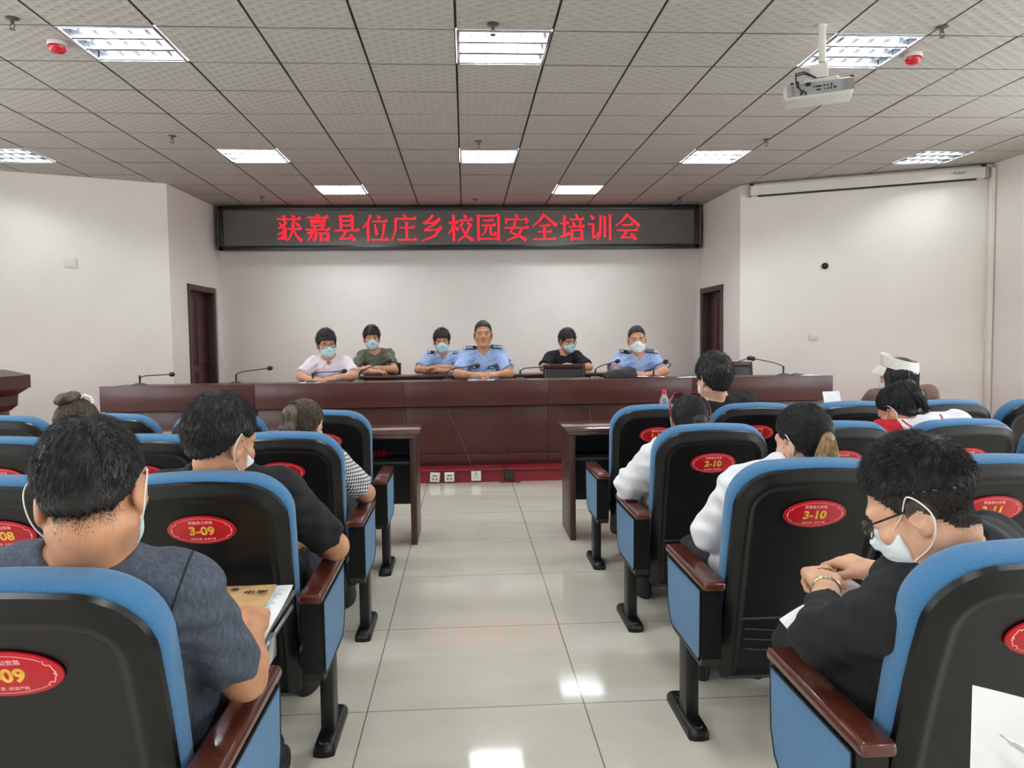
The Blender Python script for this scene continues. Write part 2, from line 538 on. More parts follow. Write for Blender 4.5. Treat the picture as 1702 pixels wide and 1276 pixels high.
# red alarm domes
M_alarm = mat('red_alarm_plastic', (196, 22, 40), 0.2, var=0.08, vscale=30, coat=0.4)
for (x, y), lb in (((-2.53, 5.13), 'red alarm dome on ceiling, left of the left louvre light'),
                   ((3.063, 5.185), 'red alarm dome on ceiling, right of the right louvre light')):
    a = thing('fire_alarm', (x, y, CEIL + .001), lb, 'alarm', 'red alarm domes')
    MB().lathe([(0, 0), (.056, 0), (.058, -.018), (.054, -.024), (0, -.024)], 28).build('base', M_white, a)
    MB().lathe([(.054, -.022), (.054, -.036), (.046, -.056), (.03, -.068), (0, -.072)], 28).build('dome', M_alarm, a)

# ------------------------------------------------------------------ LED sign
YS = 11.05
G = {}
def S(*st): return st
G['获'] = S('h5,86 95,86', 'v32,99 32,76', 'v68,99 68,76', 'p40,74 8,50', 'n14,72 34,46', 'v35,52 35,10', 'd35,10 22,16', 'p34,46 6,28', 'p34,30 6,10',
            'h44,48 97,48', 'p66,74 63,44 54,20 40,3', 'n66,46 78,20 97,3', 'd76,72 88,60')
G['嘉'] = S('h10,92 90,92', 'v50,102 50,80', 'h20,80 80,80', 'v28,74 28,58', 'v72,74 72,58', 'h28,73 72,73', 'h28,60 72,60', 'd34,56 40,48', 'p66,57 59,49',
            'h4,46 96,46', 'h8,34 44,34', 'v43,34 40,6', 'd40,6 30,10', 'p27,44 24,20 8,3', 'v60,34 60,2', 'v88,34 88,2', 'h60,32 88,32', 'h60,8 88,8')
G['县'] = S('v28,98 28,42', 'v72,98 72,42', 'h28,96 72,96', 'h28,79 72,79', 'h28,61 72,61', 'h4,42 97,42', 'p46,40 24,12', 'h22,10 76,13', 'd62,28 80,4')
G['位'] = S('p34,100 4,52', 'v22,72 22,0', 'd58,100 67,86', 'h38,76 96,76', 'd48,66 56,24', 'p84,68 72,8', 'h34,6 99,6')
G['庄'] = S('d50,102 58,88', 'h16,86 97,86', 'p20,86 18,40 3,2', 'h34,52 92,52', 'v61,74 61,8', 'h26,6 99,6')
G['乡'] = S('p54,100 16,68', 'h16,68 66,71', 'p80,88 64,68 20,42', 'h20,41 84,45', 'p86,56 60,20 8,1')
G['校'] = S('h4,70 42,70', 'v24,100 24,0', 'p24,68 3,28', 'd26,58 42,42', 'd64,101 72,88', 'h44,80 97,80', 'p58,74 46,56', 'd76,74 93,57', 'p84,55 70,22 40,1', 'n54,54 72,20 99,2')
G['园'] = S('v11,98 11,0', 'v89,98 89,0', 'h11,96 89,96', 'h11,8 89,8', 'h30,78 70,78', 'h22,60 78,60', 'p42,60 38,36 22,20', 'v58,60 58,26', 'h58,24 77,24', 'v76,24 76,36')
G['安'] = S('d46,102 56,90', 'h8,82 93,82', 'p10,86 7,66', 'p93,83 83,66', 'p46,76 24,32', 'n25,33 60,20 88,2', 'p72,50 56,18 10,1', 'h3,50 97,50')
G['全'] = S('p50,102 3,54', 'n48,100 98,57', 'h28,58 72,58', 'h24,34 78,34', 'v50,58 50,8', 'h6,6 95,6')
G['培'] = S('h3,66 37,66', 'v20,96 20,22', 'p40,30 2,14', 'd65,102 71,88', 'h42,82 96,82', 'd53,75 59,58', 'p83,77 76,56', 'h37,54 99,54', 'v49,42 49,0', 'v88,42 88,0', 'h49,40 88,40', 'h49,8 88,8')
G['训'] = S('d14,98 27,82', 'h3,63 25,63', 'v24,63 24,14', 'p44,30 22,8', 'v53,96 52,40', 'p52,44 50,20 38,2', 'v70,92 70,12', 'v91,98 91,0')
G['会'] = S('p50,102 3,54', 'n48,100 98,56', 'h28,60 72,60', 'h9,39 92,39', 'p48,39 26,12', 'h24,9 80,14', 'd64,28 84,2')
def glyph(mb, ch, x0, z0, sz, y, dep=0.006):
    for st in G[ch]:
        k = st[0]; pts = [tuple(float(c) for c in p.split(',')) for p in st[1:].split()]
        if k == 'p' and len(pts) == 2:                         # bow a little
            (a, b), (c, d) = pts; pts = [pts[0], ((a + c) / 2 + (3 if a > c else 0), (b + d) / 2 - 3), pts[1]]
        W = {'h': (5.5, 5.5), 'v': (10, 10), 'p': (11, 4), 'n': (5, 13), 'd': (6, 13)}[k]
        L = [0]
        for i in range(1, len(pts)): L.append(L[-1] + math.dist(pts[i], pts[i - 1]))
        lft, rgt = [], []
        for i, p in enumerate(pts):
            q0 = pts[max(0, i - 1)]; q1 = pts[min(len(pts) - 1, i + 1)]
            tx, tz = q1[0] - q0[0], q1[1] - q0[1]; ln = math.hypot(tx, tz); tx /= ln; tz /= ln
            w = (W[0] + (W[1] - W[0]) * L[i] / L[-1]) / 2
            lft.append((p[0] - tz * w, p[1] + tx * w)); rgt.append((p[0] + tz * w, p[1] - tx * w))
        poly = lft + rgt[::-1]
        P = lambda q: (x0 + q[0] / 100 * sz, y, z0 + q[1] / 100 * sz)
        n = len(lft)
        for i in range(n - 1):
            mb.prism([P(lft[i]), P(lft[i + 1]), P(rgt[i + 1]), P(rgt[i])], (0, dep, 0))
        if k == 'h' and abs(pts[-1][0] - pts[0][0]) > 25:       # serif at the end of a level stroke
            e = pts[-1]
            mb.prism([P((e[0] - 13, e[1] + 2.5)), P((e[0] + 2, e[1] + 1)), P((e[0] - 3, e[1] + 10))], (0, dep, 0))
        if k == 'v':
            e = pts[0]
            mb.prism([P((e[0] - 9, e[1] + 3)), P((e[0] + 6, e[1] - 3)), P((e[0] - 4, e[1] - 5))], (0, dep, 0))
sign = thing('led_sign', (0, YS, 2.93), 'long black framed LED sign with red characters above the stage', 'sign')
X0, X1, Z0, Z1 = -3.39, 3.38, 2.625, 3.235
M_led = mat('led_panel', (104, 107, 103), 0.6, var=0.06, vscale=1.2, rgb2=(116, 110, 104), bump=0.3, bscale=300)
M_signframe = mat('sign_frame', (30, 33, 36), 0.35, var=0.05)
M_signbody = mat('sign_case_grey', (120, 118, 118), 0.5, var=0.04)
f = MB()
bw = .06
f.bb(X0, X1, -.03, .02, Z1 - bw - 2.93, Z1 - 2.93, .008); f.bb(X0, X1, -.03, .02, Z0 - 2.93, Z0 + bw - 2.93, .008)
f.bb(X0, X0 + bw, -.03, .02, Z0 - 2.93, Z1 - 2.93, .008); f.bb(X1 - bw, X1, -.03, .02, Z0 - 2.93, Z1 - 2.93, .008)
f.build('frame', M_signframe, sign)
MB().bb(X0 + .02, X1 - .02, 0.005, .02, Z0 + .02 - 2.93, Z1 - .02 - 2.93).build('led_panel', M_led, sign)
MB().bb(X0 - .03, X1 + .045, .022, .2, Z0 + .01 - 2.93, Z1 - 2.93).build('case', M_signbody, sign)
M_ledred = mat('lit_red_led', (255, 40, 62), 0.5, emit=0.22)
TXT = '获嘉县位庄乡校园安全培训会'
for i, ch in enumerate(TXT):
    g = MB(); glyph(g, ch, -2.612 + i * 0.3975, -0.188, 0.365, -0.004)
    tag(g.build('character', M_ledred, sign, smooth=False), 'glowing red character ' + ch)

# ------------------------------------------------------------------ projector
pj = thing('projector', (2.215, 4.73, 2.86), 'white projector hanging from a ceiling pole with black cables', 'projector')
Rz = Matrix.Rotation(math.radians(-22), 3, 'Z') @ Matrix.Rotation(math.radians(-2), 3, 'Y')
pp = MB().tube([(-.0, .0, .39), (-.0, .0, .17)], .022, 16)
pp.lathe([(.03, .392), (.03, .388), (.022, .386)], 20)
pp.build('pole', M_white, pj)
M_projw = mat('projector_white', (206, 204, 196), 0.45, var=0.03)
M_projg = mat('projector_grey', (160, 160, 162), 0.5, var=0.05)
pb = MB().box((0, .065, .0), (.40, .22, .095), .016, 3, Rz)
pb.build('body', M_projw, pj)
pk = MB().box(Rz @ Vector((-.01, -.053, .004)), (.38, .006, .07), .002, 1, Rz)
pk.build('port_panel', M_projg, pj)
ports = MB()
for (x, z, w, h) in ((-.02, .012, .03, .009), (.012, .013, .009, .008), (.03, .013, .009, .008), (.052, .014, .009, .011), (-.02, -.008, .026, .008),
                     (.015, -.008, .008, .006), (.034, -.008, .01, .008), (.05, -.005, .006, .016), (.072, -.005, .013, .011), (-.12, -.02, .013, .015), (-.095, -.02, .013, .015), (-.045, .012, .008, .008)):
    ports.box(Rz @ Vector((x, -.058, z)), (w, .006, h), .0, 1, Rz)
ports.build('ports', M_ink, pj)
vent = MB()
for k in range(6): vent.box(Rz @ Vector((.12 + k * .012, -.058, .0)), (.004, .005, .058), 0, 1, Rz)
for k in range(3): vent.box(Rz @ Vector((-.176 + k * .008, -.058, .0)), (.003, .005, .058), 0, 1, Rz)
vent.build('vent', M_projg, pj)
bk = MB().box(Rz @ Vector((-.01, .03, .12)), (.10, .09, .085), .008, 2, Rz).box(Rz @ Vector((0, .06, .062)), (.2, .16, .02), .005, 2, Rz)
bk.build('bracket', M_white, pj)
cb = MB()
for off in (0, .012):
    cb.tube([Rz @ Vector(p) for p in ((-.03, -.02, .075), (-.10, -.05, .10 + off), (-.15, -.075, .085 + off), (-.15, -.085, .04), (-.12, -.075, -.01), (-.105, -.056, -.012 + off))], .0045, 8)
cb.box(Rz @ Vector((-.08, -.062, .03)), (.03, .02, .02), .003, 1, Rz).box(Rz @ Vector((-.14, -.08, .03)), (.016, .014, .04), .003, 1, Rz)
cb.build('cable', M_ink, pj)
ft = MB()
for x in (-.17, .17): ft.lathe([(.0, .0), (.011, 0), (.011, .018), (0, .018)], 12, Rz @ Vector((x, -.01, .046)))
ft.build('foot', M_ink, pj)

# ------------------------------------------------------------------ rolled projection screen on the right angled wall
ta = Vector((RC[0] - RA[0], RC[1] - RA[1], 0)).normalized(); na = Vector((ta.y, -ta.x, 0)) ; na = na if na.y < 0 else -na
def onwall_r(x, off): # point on right angled wall by x
    s = (x - RA[0]) / ta.x
    return Vector((RA[0], RA[1], 0)) + ta * s + na * off
a = onwall_r(3.60, .07); b = onwall_r(5.90, .07)
ps = thing('projection_screen', (a.x, a.y, 3.15), 'white rolled projection screen case along top of the right angled wall', 'screen')
L = (b - a).length
Rw = Matrix.Rotation(math.atan2(ta.y, ta.x), 3, 'Z')
def W(x, y, z): return Rw @ Vector((x, y, z))
c1 = MB()
prof = [(-.05, -.055), (.045, -.055), (.05, -.02), (.05, .06), (-.05, .06), (-.055, 0.0)]
c1.prism([W(0.02, p[0], p[1]) for p in prof], W(L - .04, 0, 0))
c1.build('case', M_white, ps)
for s in (0, L):
    MB().box(W(s, 0, .0), (.035, .115, .13), .006, 2, Rw).build('end_cap', M_projg, ps)
MB().tube([W(.1, -.01, -.065), W(L - .1, -.01, -.065)], .011, 10).build('bottom_bar', M_dark, ps)
pt = MB()
for s in (0.03, L - .03): pt.box(W(s, -.03, .075), (.05, .03, .03), .004, 1, Rw)
pt.build('bracket', M_ink, ps)
text_obj('lettering', '• Redleaf', .040, M_ink, ps, Matrix.Translation(W(L - .29, -.057, .012)) @ Rw.to_4x4() @ Matrix.Rotation(math.radians(90), 4, 'X'))

# wall fittings
def plate(name, loc, ang, w, h, label, cat, m=M_white, rocker=True, group=None):
    o = thing(name, loc, label, cat, group, ang)
    MB().bb(-w / 2, w / 2, -.012, 0, -h / 2, h / 2, .004).build('plate', m, o)
    if rocker: MB().bb(-w * .3, w * .3, -.016, -.01, -h * .28, h * .3, .002).build('rocker', m, o)
    return o
angL = math.atan2(LA[1] - LC[1], LA[0] - LC[0]); angR = math.atan2(ta.y, ta.x)
plate('wall_socket', (-4.468, 9.128, 2.275), angL, .13, .10, 'white blank wall plate high on the left wall', 'wall plate')
plate('light_switch', (4.285, 9.292, 1.33), angR, .10, .075, 'small white switch plate on the right angled wall', 'switch')
o = thing('wall_bracket', (4.394, 9.24, 2.194), 'small black round wall fixing above the white switch', 'bracket', rz=angR)
MB().lathe([(0, 0), (.04, 0), (.036, .02), (.015, .035), (0, .035)], 20, R=Matrix.Rotation(math.radians(90), 3, 'X')).build('body', M_ink, o)
MB().box((.0, -.04, -.012), (.03, .03, .02), .004).build('clip', M_ink, o)
o = plate('screen_control_box', (5.90, 8.44, 1.343), angR, .05, .13, 'white screen control box on trunking in the right corner', 'control box')
MB().tube([(.0, -.006, .06), (.0, -.004, 1.75)], .004, 6).build('cable', M_white, o)
# ------------------------------------------------------------------ auditorium seats
ROWY = {1: 4.40, 2: 3.435, 3: 2.47, 4: 1.505}
PITCH = 0.56
def seat_x(col):
    return 1.05 + (col - 10) * PITCH if col >= 10 else -0.77 - (9 - col) * PITCH
TH = math.radians(18)
BZ0, BY0, BL = 0.21, 0.03, 0.795
BU = Vector((0, -math.sin(TH), math.cos(TH)))        # up along the back
BN = Vector((0, -math.cos(TH), -math.sin(TH)))       # outward, towards the rear
def bpt(u, w, d):
    """point on the backrest: u across, w along the height, d out to the rear"""
    bend = 0.03 * max(0.0, (w - 0.45) / 0.37) ** 2
    return Vector((u, BY0, BZ0)) + BU * w + BN * (d + bend) + Vector((u * 0, 0, 0))
def outline(inset=0.0, w0=0.0, n=8):
    """closed rounded outline of the backrest in (u, w)"""
    hb, ht, W, rt, rb = .222, .244, BL, .125, .035
    pts = []
    def arc(cx, cy, r, a0, a1, k):
        for i in range(k + 1):
            a = a0 + (a1 - a0) * i / k
            pts.append((cx + r * math.cos(a), cy + r * math.sin(a)))
    arc(hb - rb, w0 + rb, rb, -math.pi / 2, 0, 4)
    for i in range(1, 9):                                              # right side
        t = i / 9; pts.append((hb + (ht - hb) * t, w0 + rb + (W - rt - rb - w0) * t))
    arc(ht - rt, W - rt, rt, 0, math.pi / 2 * .94, 9)
    for i in range(1, 8):                                              # arched top
        t = -1 + 2 * i / 8; pts.append((-t * (ht - rt) * .95, W + .006 * (1 - t * t)))
    arc(-(ht - rt), W - rt, rt, math.pi / 2 * 1.06, math.pi, 9)
    for i in range(1, 9):
        t = 1 - i / 9; pts.append((-(hb + (ht - hb) * t), w0 + rb + (W - rt - rb - w0) * t))
    arc(-(hb - rb), w0 + rb, rb, math.pi, 1.5 * math.pi, 4)
    if inset:
        out = []
        N = len(pts)
        for i in range(N):
            a, b = pts[i - 1], pts[(i + 1) % N]
            tx, ty = b[0] - a[0], b[1] - a[1]; l = math.hypot(tx, ty) or 1
            out.append((pts[i][0] - ty / l * inset, pts[i][1] + tx / l * inset))
        return out
    return pts
def ring(inset, d, w0=0.0): return [bpt(u, w, d) for (u, w) in outline(inset, w0)]

def seat_parts():
    t = thing('auditorium_seat', (0, 0, 0), 'x', 'chair')
    sh = MB().loft([ring(.012, -.004), ring(0, .0), ring(.002, .014), ring(.022, .026), ring(.032, .034), ring(.040, .036), ring(.048, .031), ring(.06, .029)], cap1=False)
    ol = sorted([(w, u) for (u, w) in outline(.06) if u > 0]); ws = np.unique(np.round(np.concatenate([np.linspace(ol[0][0], ol[-1][0], 26), [o[0] for o in ol]]), 5))
    hw = np.interp(ws, [o[0] for o in ol], [o[1] for o in ol])
    g = [bpt(h * t, w, .0292) for w, h in zip(ws, hw) for t in (-1, -.6, -.2, .2, .6, 1)]
    sh.add(g, [[i * 6 + k, i * 6 + k + 1, i * 6 + k + 7, i * 6 + k + 6] for i in range(len(ws) - 1) for k in range(5)])
    # moulded ledge and rib lines low on the shell
    for k, w in enumerate((.13, .17, .21)):
        sh.tube([bpt(u, w + .012 * (abs(u) / .17) ** 2, .0295) for u in [-.16 + .32 * i / 10 for i in range(11)]], .0035, 6)
    sh.tube([bpt(u, .26, .029) for u in (-.18, -.09, 0, .09, .18)], .005, 6)
    sh.build('back_shell', M_black, t, ang=50)
    cu = MB().loft([ring(.006, .0, .2), ring(-.004, -.008, .2), ring(-.007, -.03, .2), ring(-.006, -.06, .2), ring(.006, -.08, .2), ring(.035, -.092, .2), ring(.09, -.096, .2)])
    # lumbar roll towards the sitter
    cu.loft([[bpt(u * .9, .24 + .05 * math.sin(a) * 1.2, -.09 - .02 * math.cos(a)) for a in [2 * math.pi * i / 12 for i in range(12)]] for u in (-.2, -.1, 0, .1, .2)])
    cu.build('back_cushion', M_blue, t, ang=60)
    st = MB().box((0, .19, .40), (.43, .46, .09), .035, 4)
    st.build('seat_cushion', M_blue, t)
    MB().box((0, .17, .335), (.41, .40, .05), .02, 3).build('seat_pan', M_black, t)
    return t
# one continuous plaque mesh, print shared by all
PW, PH = .195, .098
def plaque_frame(w=.652, d=.0325):
    o = bpt(0, w, d)
    e = bpt(0, w + .01, d) - bpt(0, w - .01, d); e.normalize()
    nrm = Vector((1, 0, 0)).cross(e)
    M = Matrix(((1, e.x, nrm.x, o.x), (0, e.y, nrm.y, o.y), (0, e.z, nrm.z, o.z), (0, 0, 0, 1)))
    return M
PM = plaque_frame()
def ell(rx, ry, z, n=48): return [(rx * math.cos(2 * math.pi * i / n), ry * math.sin(2 * math.pi * i / n), z) for i in range(n)]
_pl = MB().loft([ell(PW / 2, PH / 2, -.001), ell(PW / 2, PH / 2, .0025), ell(PW / 2 - .0015, PH / 2 - .0015, .0035)]).build('plaque', M_red)
plaque_me = _pl.data; bpy.data.objects.remove(_pl)
_pr = MB()
for s in (1, -1):
    a0, a1 = (math.radians(38), math.radians(142)) if s > 0 else (math.radians(-142), math.radians(-38))
    _pr.tube([(PW / 2 * .9 * math.cos(a0 + (a1 - a0) * i / 20), PH / 2 * .84 * math.sin(a0 + (a1 - a0) * i / 20), .0035) for i in range(21)], .0006, 5)
    # curling flourishes at both ends
    for q in (1, -1):
        cpts = [(.071, .028), (.069, .022), (.073, .018), (.079, .019), (.081, .014), (.083, .008), (.086, .003), (.083, .0)]
        _pr.tube([(s * x, q * y, .0035) for x, y in cpts], [.0006, .0011, .0012, .001, .0012, .001, .0016, .0022], 5)
_po = _pr.build('plaque_border', M_pink); border_me = _po.data; bpy.data.objects.remove(_po)

def stand_parts(parent, x, side, aisle):
    """armrest stand at x; side = direction of the outer face"""
    p = MB().box((x, .095, .575), (.074, .47, .032), .012, 3)
    p.build('armrest', M_armwood, parent)
    b = MB()
    w = .031
    prof = [(-.115, .565), (.315, .565), (.31, .40), (.285, .335), (.24, .30), (-.085, .30), (-.105, .33)]
    b.prism([(x - w, y, z) for y, z in prof], (2 * w, 0, 0))
    b.build('side_box', M_black, parent, ang=30)
    if aisle:
        f = MB()
        prof2 = [(-.098, .552), (.300, .552), (.293, .40), (.270, .345), (.235, .318), (-.075, .318), (-.092, .34)]
        f.prism([(x + side * (w - .002), y, z) for y, z in prof2], (side * .006, 0, 0))
        f.build('side_panel', M_blue, parent, ang=30)
        e = MB()
        ring_ = [(x + side * (w + .003), y, z) for y, z in prof2]
        e.tube(ring_, .0035, 6, closed=True)
        e.build('panel_trim', M_blackm, parent)
    MB().bb(x - .022, x + .022, .10, .19, .03, .305, .004).build('post', M_blackm, parent)
    ft = MB()
    def foot(yc0, yc1, hw, z, n=8):
        o = []
        for (cy, a0) in ((yc1, 0), (yc0, math.pi)):
            for i in range(n + 1):
                a = a0 + math.pi * i / n
                sx = max(-1, min(1, 1.25 * math.cos(a))); o.append((x + hw * sx, cy + hw * .8 * math.sin(a), z))
        return o
    ft.loft([foot(.035, .30, .036, 0), foot(.035, .30, .036, .018), foot(.045, .29, .030, .034), foot(.05, .285, .026, .036)])
    ft.lathe([(.0, .041), (.017, .040), (.021, .034)], 18, (x, .045, 0))
    ft.lathe([(.0, .041), (.017, .040), (.021, .034)], 18, (x, .265, 0))
    ft.build('foot', M_black, parent, ang=40)

proto = seat_parts()
_first = [True]
SEATS = {}
def add_seat(row, col, label, dx=0.0):
    if _first[0]:
        s = proto; _first[0] = False
    else: s = dup(proto_clean(proto))
    s.location = (seat_x(col) + dx, ROWY[row], 0)
    s['label'] = label
    s['group'] = 'blue auditorium seats'
    return s
_base = [c for c in proto.children]
def proto_clean(p): return p
# copies are made before stands and plaques are added, so that each gets its own
SEATLIST = [
 (4, 9, 'blue and black seat with red plaque 4-09, nearest seat at lower left'),
 (4, 10, 'blue and black seat at lower right, nearest to camera, its plaque cut by the frame'),
 (3, 9, 'aisle seat with red plaque 3-09 on its black back, left of aisle'),
 (3, 8, 'seat with red plaque 3-08 at left edge, behind the man in grey'),
 (3, 10, 'aisle seat with red plaque 3-10 on its black back, right of aisle'),
 (3, 11, 'seat with red plaque 3-11 at right edge, behind the man with glasses'),
 (2, 9, 'aisle seat with red plaque 2-09, left of aisle'),
 (2, 8, 'seat with red plaque 2-08, partly hidden by two dark haired men'),
 (2, 7, 'seat at left edge, third from aisle in the second row'),
 (2, 10, 'aisle seat with red plaque 2-10, right of aisle'),
 (2, 11, 'seat with red plaque 2-11, half hidden behind the blonde ponytail'),
 (2, 12, 'seat right of plaque 2-11, before the woman in white and red jacket'),
 (2, 13, 'seat at far right of the second row, last before the frame edge'),
 (1, 9, 'front row aisle seat left of aisle, beside the checked blouse'),
 (1, 8, 'front row seat hidden behind the head of the man in black'),
 (1, 7, 'front row seat left of centre, right of the hair bun'),
 (1, 6, 'front row seat at left edge, under the lectern'),
 (1, 10, 'front row aisle seat with red plaque 1-10, beside the bottle'),
 (1, 11, 'front row seat with red plaque 1-11, right of plaque 1-10'),
 (1, 12, 'front row seat just left of the woman with white visor'),
 (1, 13, 'front row seat right of the bowed ponytail woman'),
 (1, 14, 'front row seat at right frame edge, its blue side showing')]
_all = []
for i, (r, c, lb) in enumerate(SEATLIST):
    s = proto if i == 0 else dup(proto)
    s.location = (seat_x(c), ROWY[r], 0)
    s['label'] = lb; s['group'] = 'blue auditorium seats'
    _all.append((s, r, c))
stand_cache = {}
for s, r, c in _all:
    SEATS[(r, c)] = s
    left_block = c <= 9
    aisle = c in (9, 10)
    x = .285 if left_block else -.282
    key = (left_block, aisle)
    if key not in stand_cache:
        before = set(s.children)
        stand_parts(s, x, 1 if left_block else -1, aisle)
        stand_cache[key] = [ch for ch in s.children if ch not in before]
    else:
        for ch in stand_cache[key]:
            n = ch.copy(); COL.objects.link(n); n.parent = s
    if (r, c) in ((2, 13), (1, 14)):                                  # closing stand of a row
        for ch in stand_cache.get((True, False), []):
            n = ch.copy(); COL.objects.link(n); n.parent = s
    p = bpy.data.objects.new('plaque', plaque_me); COL.objects.link(p)
    p.parent = s; p.matrix_local = PM
    tag(p, 'red oval seat number plaque')
    b = bpy.data.objects.new('plaque_border', border_me); COL.objects.link(b); b.parent = p
    text_obj('lettering', '获嘉县公安局', .0115, M_pink, p, Matrix.Translation((0, .0265, .004)), bold=.0002)
    text_obj('lettering', '作风优良  纪律严明', .0085, M_pink, p, Matrix.Translation((0, -.031, .004)))
    text_obj('number', '%d-%02d' % (r, c), .040, M_gold, p, Matrix.Translation((0, -.003, .004)), bold=.0013)

# fold-out writing tablet on seat 4-09
s = SEATS[(4, 9)]
tb = MB().box((.10, .545, .628), (.30, .46, .018), .006, 2)
tb.build('writing_tablet', M_desk, s)
te = MB().tube([(.255, .33, .622), (.255, .77, .622)], .007, 8)
te.tube([(.262, .33, .60), (.262, .70, .60)], .006, 8)
te.box((.27, .40, .595), (.02, .09, .06), .004)
te.build('tablet_hinge', M_chrome, s)

# ------------------------------------------------------------------ stage tables
TZ = 0.945
def dais_unit(x0, x1, label):
    xc = (x0 + x1) / 2
    t = thing('rostrum_table', (xc, 7.38, STZ), label, 'table', 'front rostrum tables')
    w = (x1 - x0) / 2 - .0015
    h = TZ - STZ
    MB().bb(-w, w, .012, .56, h - .028, h, .002).build('tabletop', M_dais, t)
    MB().bb(-w, w, -.012, .012, h - .225, h + .014, .003).build('apron', M_dais, t)
    lp = MB().bb(-w, w, .085, .105, .11, h - .225, .002)
    lp.bb(-w, w, .085, .10, h - .235, h - .2)
    lp.build('front_panel', M_dais, t)
    MB().bb(-w, w, .07, .108, 0, .11, .003).build('plinth', M_dais, t)
    for s in (-1, 1):
        MB().bb(s * w, s * (w - .025), .106, .54, 0, h - .029, .002).build('side_panel', M_dais, t)
    return t
EDG = [-3.40, -1.985, -.585, .79, 2.19, 3.60]
DL = ['front rostrum table at the left end, carrying two unattended microphones', 'front rostrum table with the man in white shirt behind it',
      'middle front rostrum table with the bare faced policeman behind it', 'front rostrum table with masked policeman and open papers',
      'front rostrum table at the right end, before the empty chair']
for i in range(5): dais_unit(EDG[i], EDG[i + 1], DL[i])
BT = [(-1.32, -.13), (-.13, 1.06), (1.06, 2.25)]
BLB = ['rear stage table with the man in green shirt leaning on it', 'rear stage table with the young masked policeman at its left', 'rear stage table with the man in black shirt behind it']
for (x0, x1), lb in zip(BT, BLB):
    t = thing('conference_table', ((x0 + x1) / 2, 8.8, STZ), lb, 'table', 'rear stage tables')
    w = (x1 - x0) / 2 - .002; h = TZ - STZ
    MB().bb(-w, w, 0, .45, h - .028, h, .004).build('tabletop', M_dais, t)
    MB().bb(-w, w, .02, .04, .06, h - .03, .002).build('front_panel', M_dais, t)
    for s in (-1, 1): MB().bb(s * w, s * (w - .025), .042, .43, 0, h - .029, .002).build('side_panel', M_dais, t)

# leather stage chairs
M_leather = mat('black_leather', (30, 32, 32), 0.45, var=0.12, vscale=14, bump=0.25, bscale=50)
def stage_chair(x, y, label, proto_=[None]):
    if proto_[0] is None:
        t = thing('conference_chair', (x, y, STZ), label, 'chair', 'stage chairs')
        f = MB()
        Rb = Matrix.Rotation(math.radians(-9), 3, 'X')
        # local: sitter faces -y, back at +y
        for s in (-1, 1):
            f.tube([(s * .225, -.22, 0), (s * .225, -.21, .42)], .019, 8)
            f.tube([(s * .215, .24, 0), (s * .215, .21, .45), (s * .215, .29, .93)], .019, 8)
        for zz in (.38,):
            f.bb(-.22, .22, -.22, .22, zz - .02, zz + .03, .005)
        f.build('frame', M_dais, t)
        MB().box((0, .285, .905), (.43, .028, .055), .008, 3).build('top_rail', M_dais, t)
        MB().box((0, .255, .69), (.41, .045, .38), .015, 3, Matrix.Rotation(math.radians(-9), 3, 'X')).build('backrest', M_leather, t)
        MB().box((0, 0, .44), (.45, .45, .075), .03, 4).build('seat', M_leather, t)
        proto_[0] = t
        return t
    n = dup(proto_[0]); n.location = (x, y, STZ); n['label'] = label
    return n
stage_chair(1.09, 8.22, 'empty leather stage chair in front of the man in black shirt')
stage_chair(2.985, 8.22, 'empty leather stage chair at the right end of the rostrum')
for x, y, lb in ((-1.42, 8.25, 'stage chair under the man in white shirt'), (.185, 8.25, 'stage chair under the bare faced policeman'), (1.81, 8.25, 'stage chair under the masked policeman at right'),
                 (-1.05, 9.55, 'stage chair under the man in green shirt'), (-.28, 9.55, 'stage chair under the young masked policeman'), (1.24, 9.55, 'stage chair under the man in black shirt')):
    stage_chair(x, y, lb)

# goose-neck microphones
M_mic = mat('microphone_black', (24, 24, 26), 0.45, var=0.1, vscale=40)
M_micbase = mat('microphone_base_grey', (66, 64, 62), 0.4, var=0.06)
def mic(bx, by, hx, hz, label, hy=-.02):
    t = thing('gooseneck_microphone', (bx, by, TZ), label, 'microphone', 'table microphones')
    b = MB().loft([[(sx * .062, -.05 + sy * .1, 0) for sx, sy in ((-1, 0), (1, 0), (1, 1), (-1, 1))],
                   [(sx * .056, -.045 + sy * .085, .012) for sx, sy in ((-1, 0), (1, 0), (1, 1), (-1, 1))],
                   [(sx * .03, .0 + sy * .03, .026) for sx, sy in ((-1, 0), (1, 0), (1, 1), (-1, 1))]])
    b.build('base', M_micbase, t)
    dx, dz = hx - bx, hz - TZ
    st = MB().tube([(0, .015, .02), (0, .015, .10)], .009, 10)
    z1 = min(.118, dz * .88)
    st.tube(spline([(0, .015, .08), (0, .015, z1 * .66), (dx * .05, .012, z1 * .88), (dx * .15, .009, z1 * .99), (dx * .28, .006, z1 + (dz - z1) * .24), (dx * .5, hy * .5, z1 + (dz - z1) * .5), (dx * .97, hy, dz)]), .0048, 8)
    st.build('stem', M_mic, t)
    d = Vector((dx * .4, 0, dz * .12)).normalized()
    hd = MB()
    e = Vector((dx, hy, dz))
    hd.tube([e - d * .028, e - d * .024, e - d * .01, e + d * .008, e + d * .022, e + d * .028], [.006, .016, .0225, .0225, .015, .004], 14)
    hd.build('foam_head', M_mic, t)
    return t
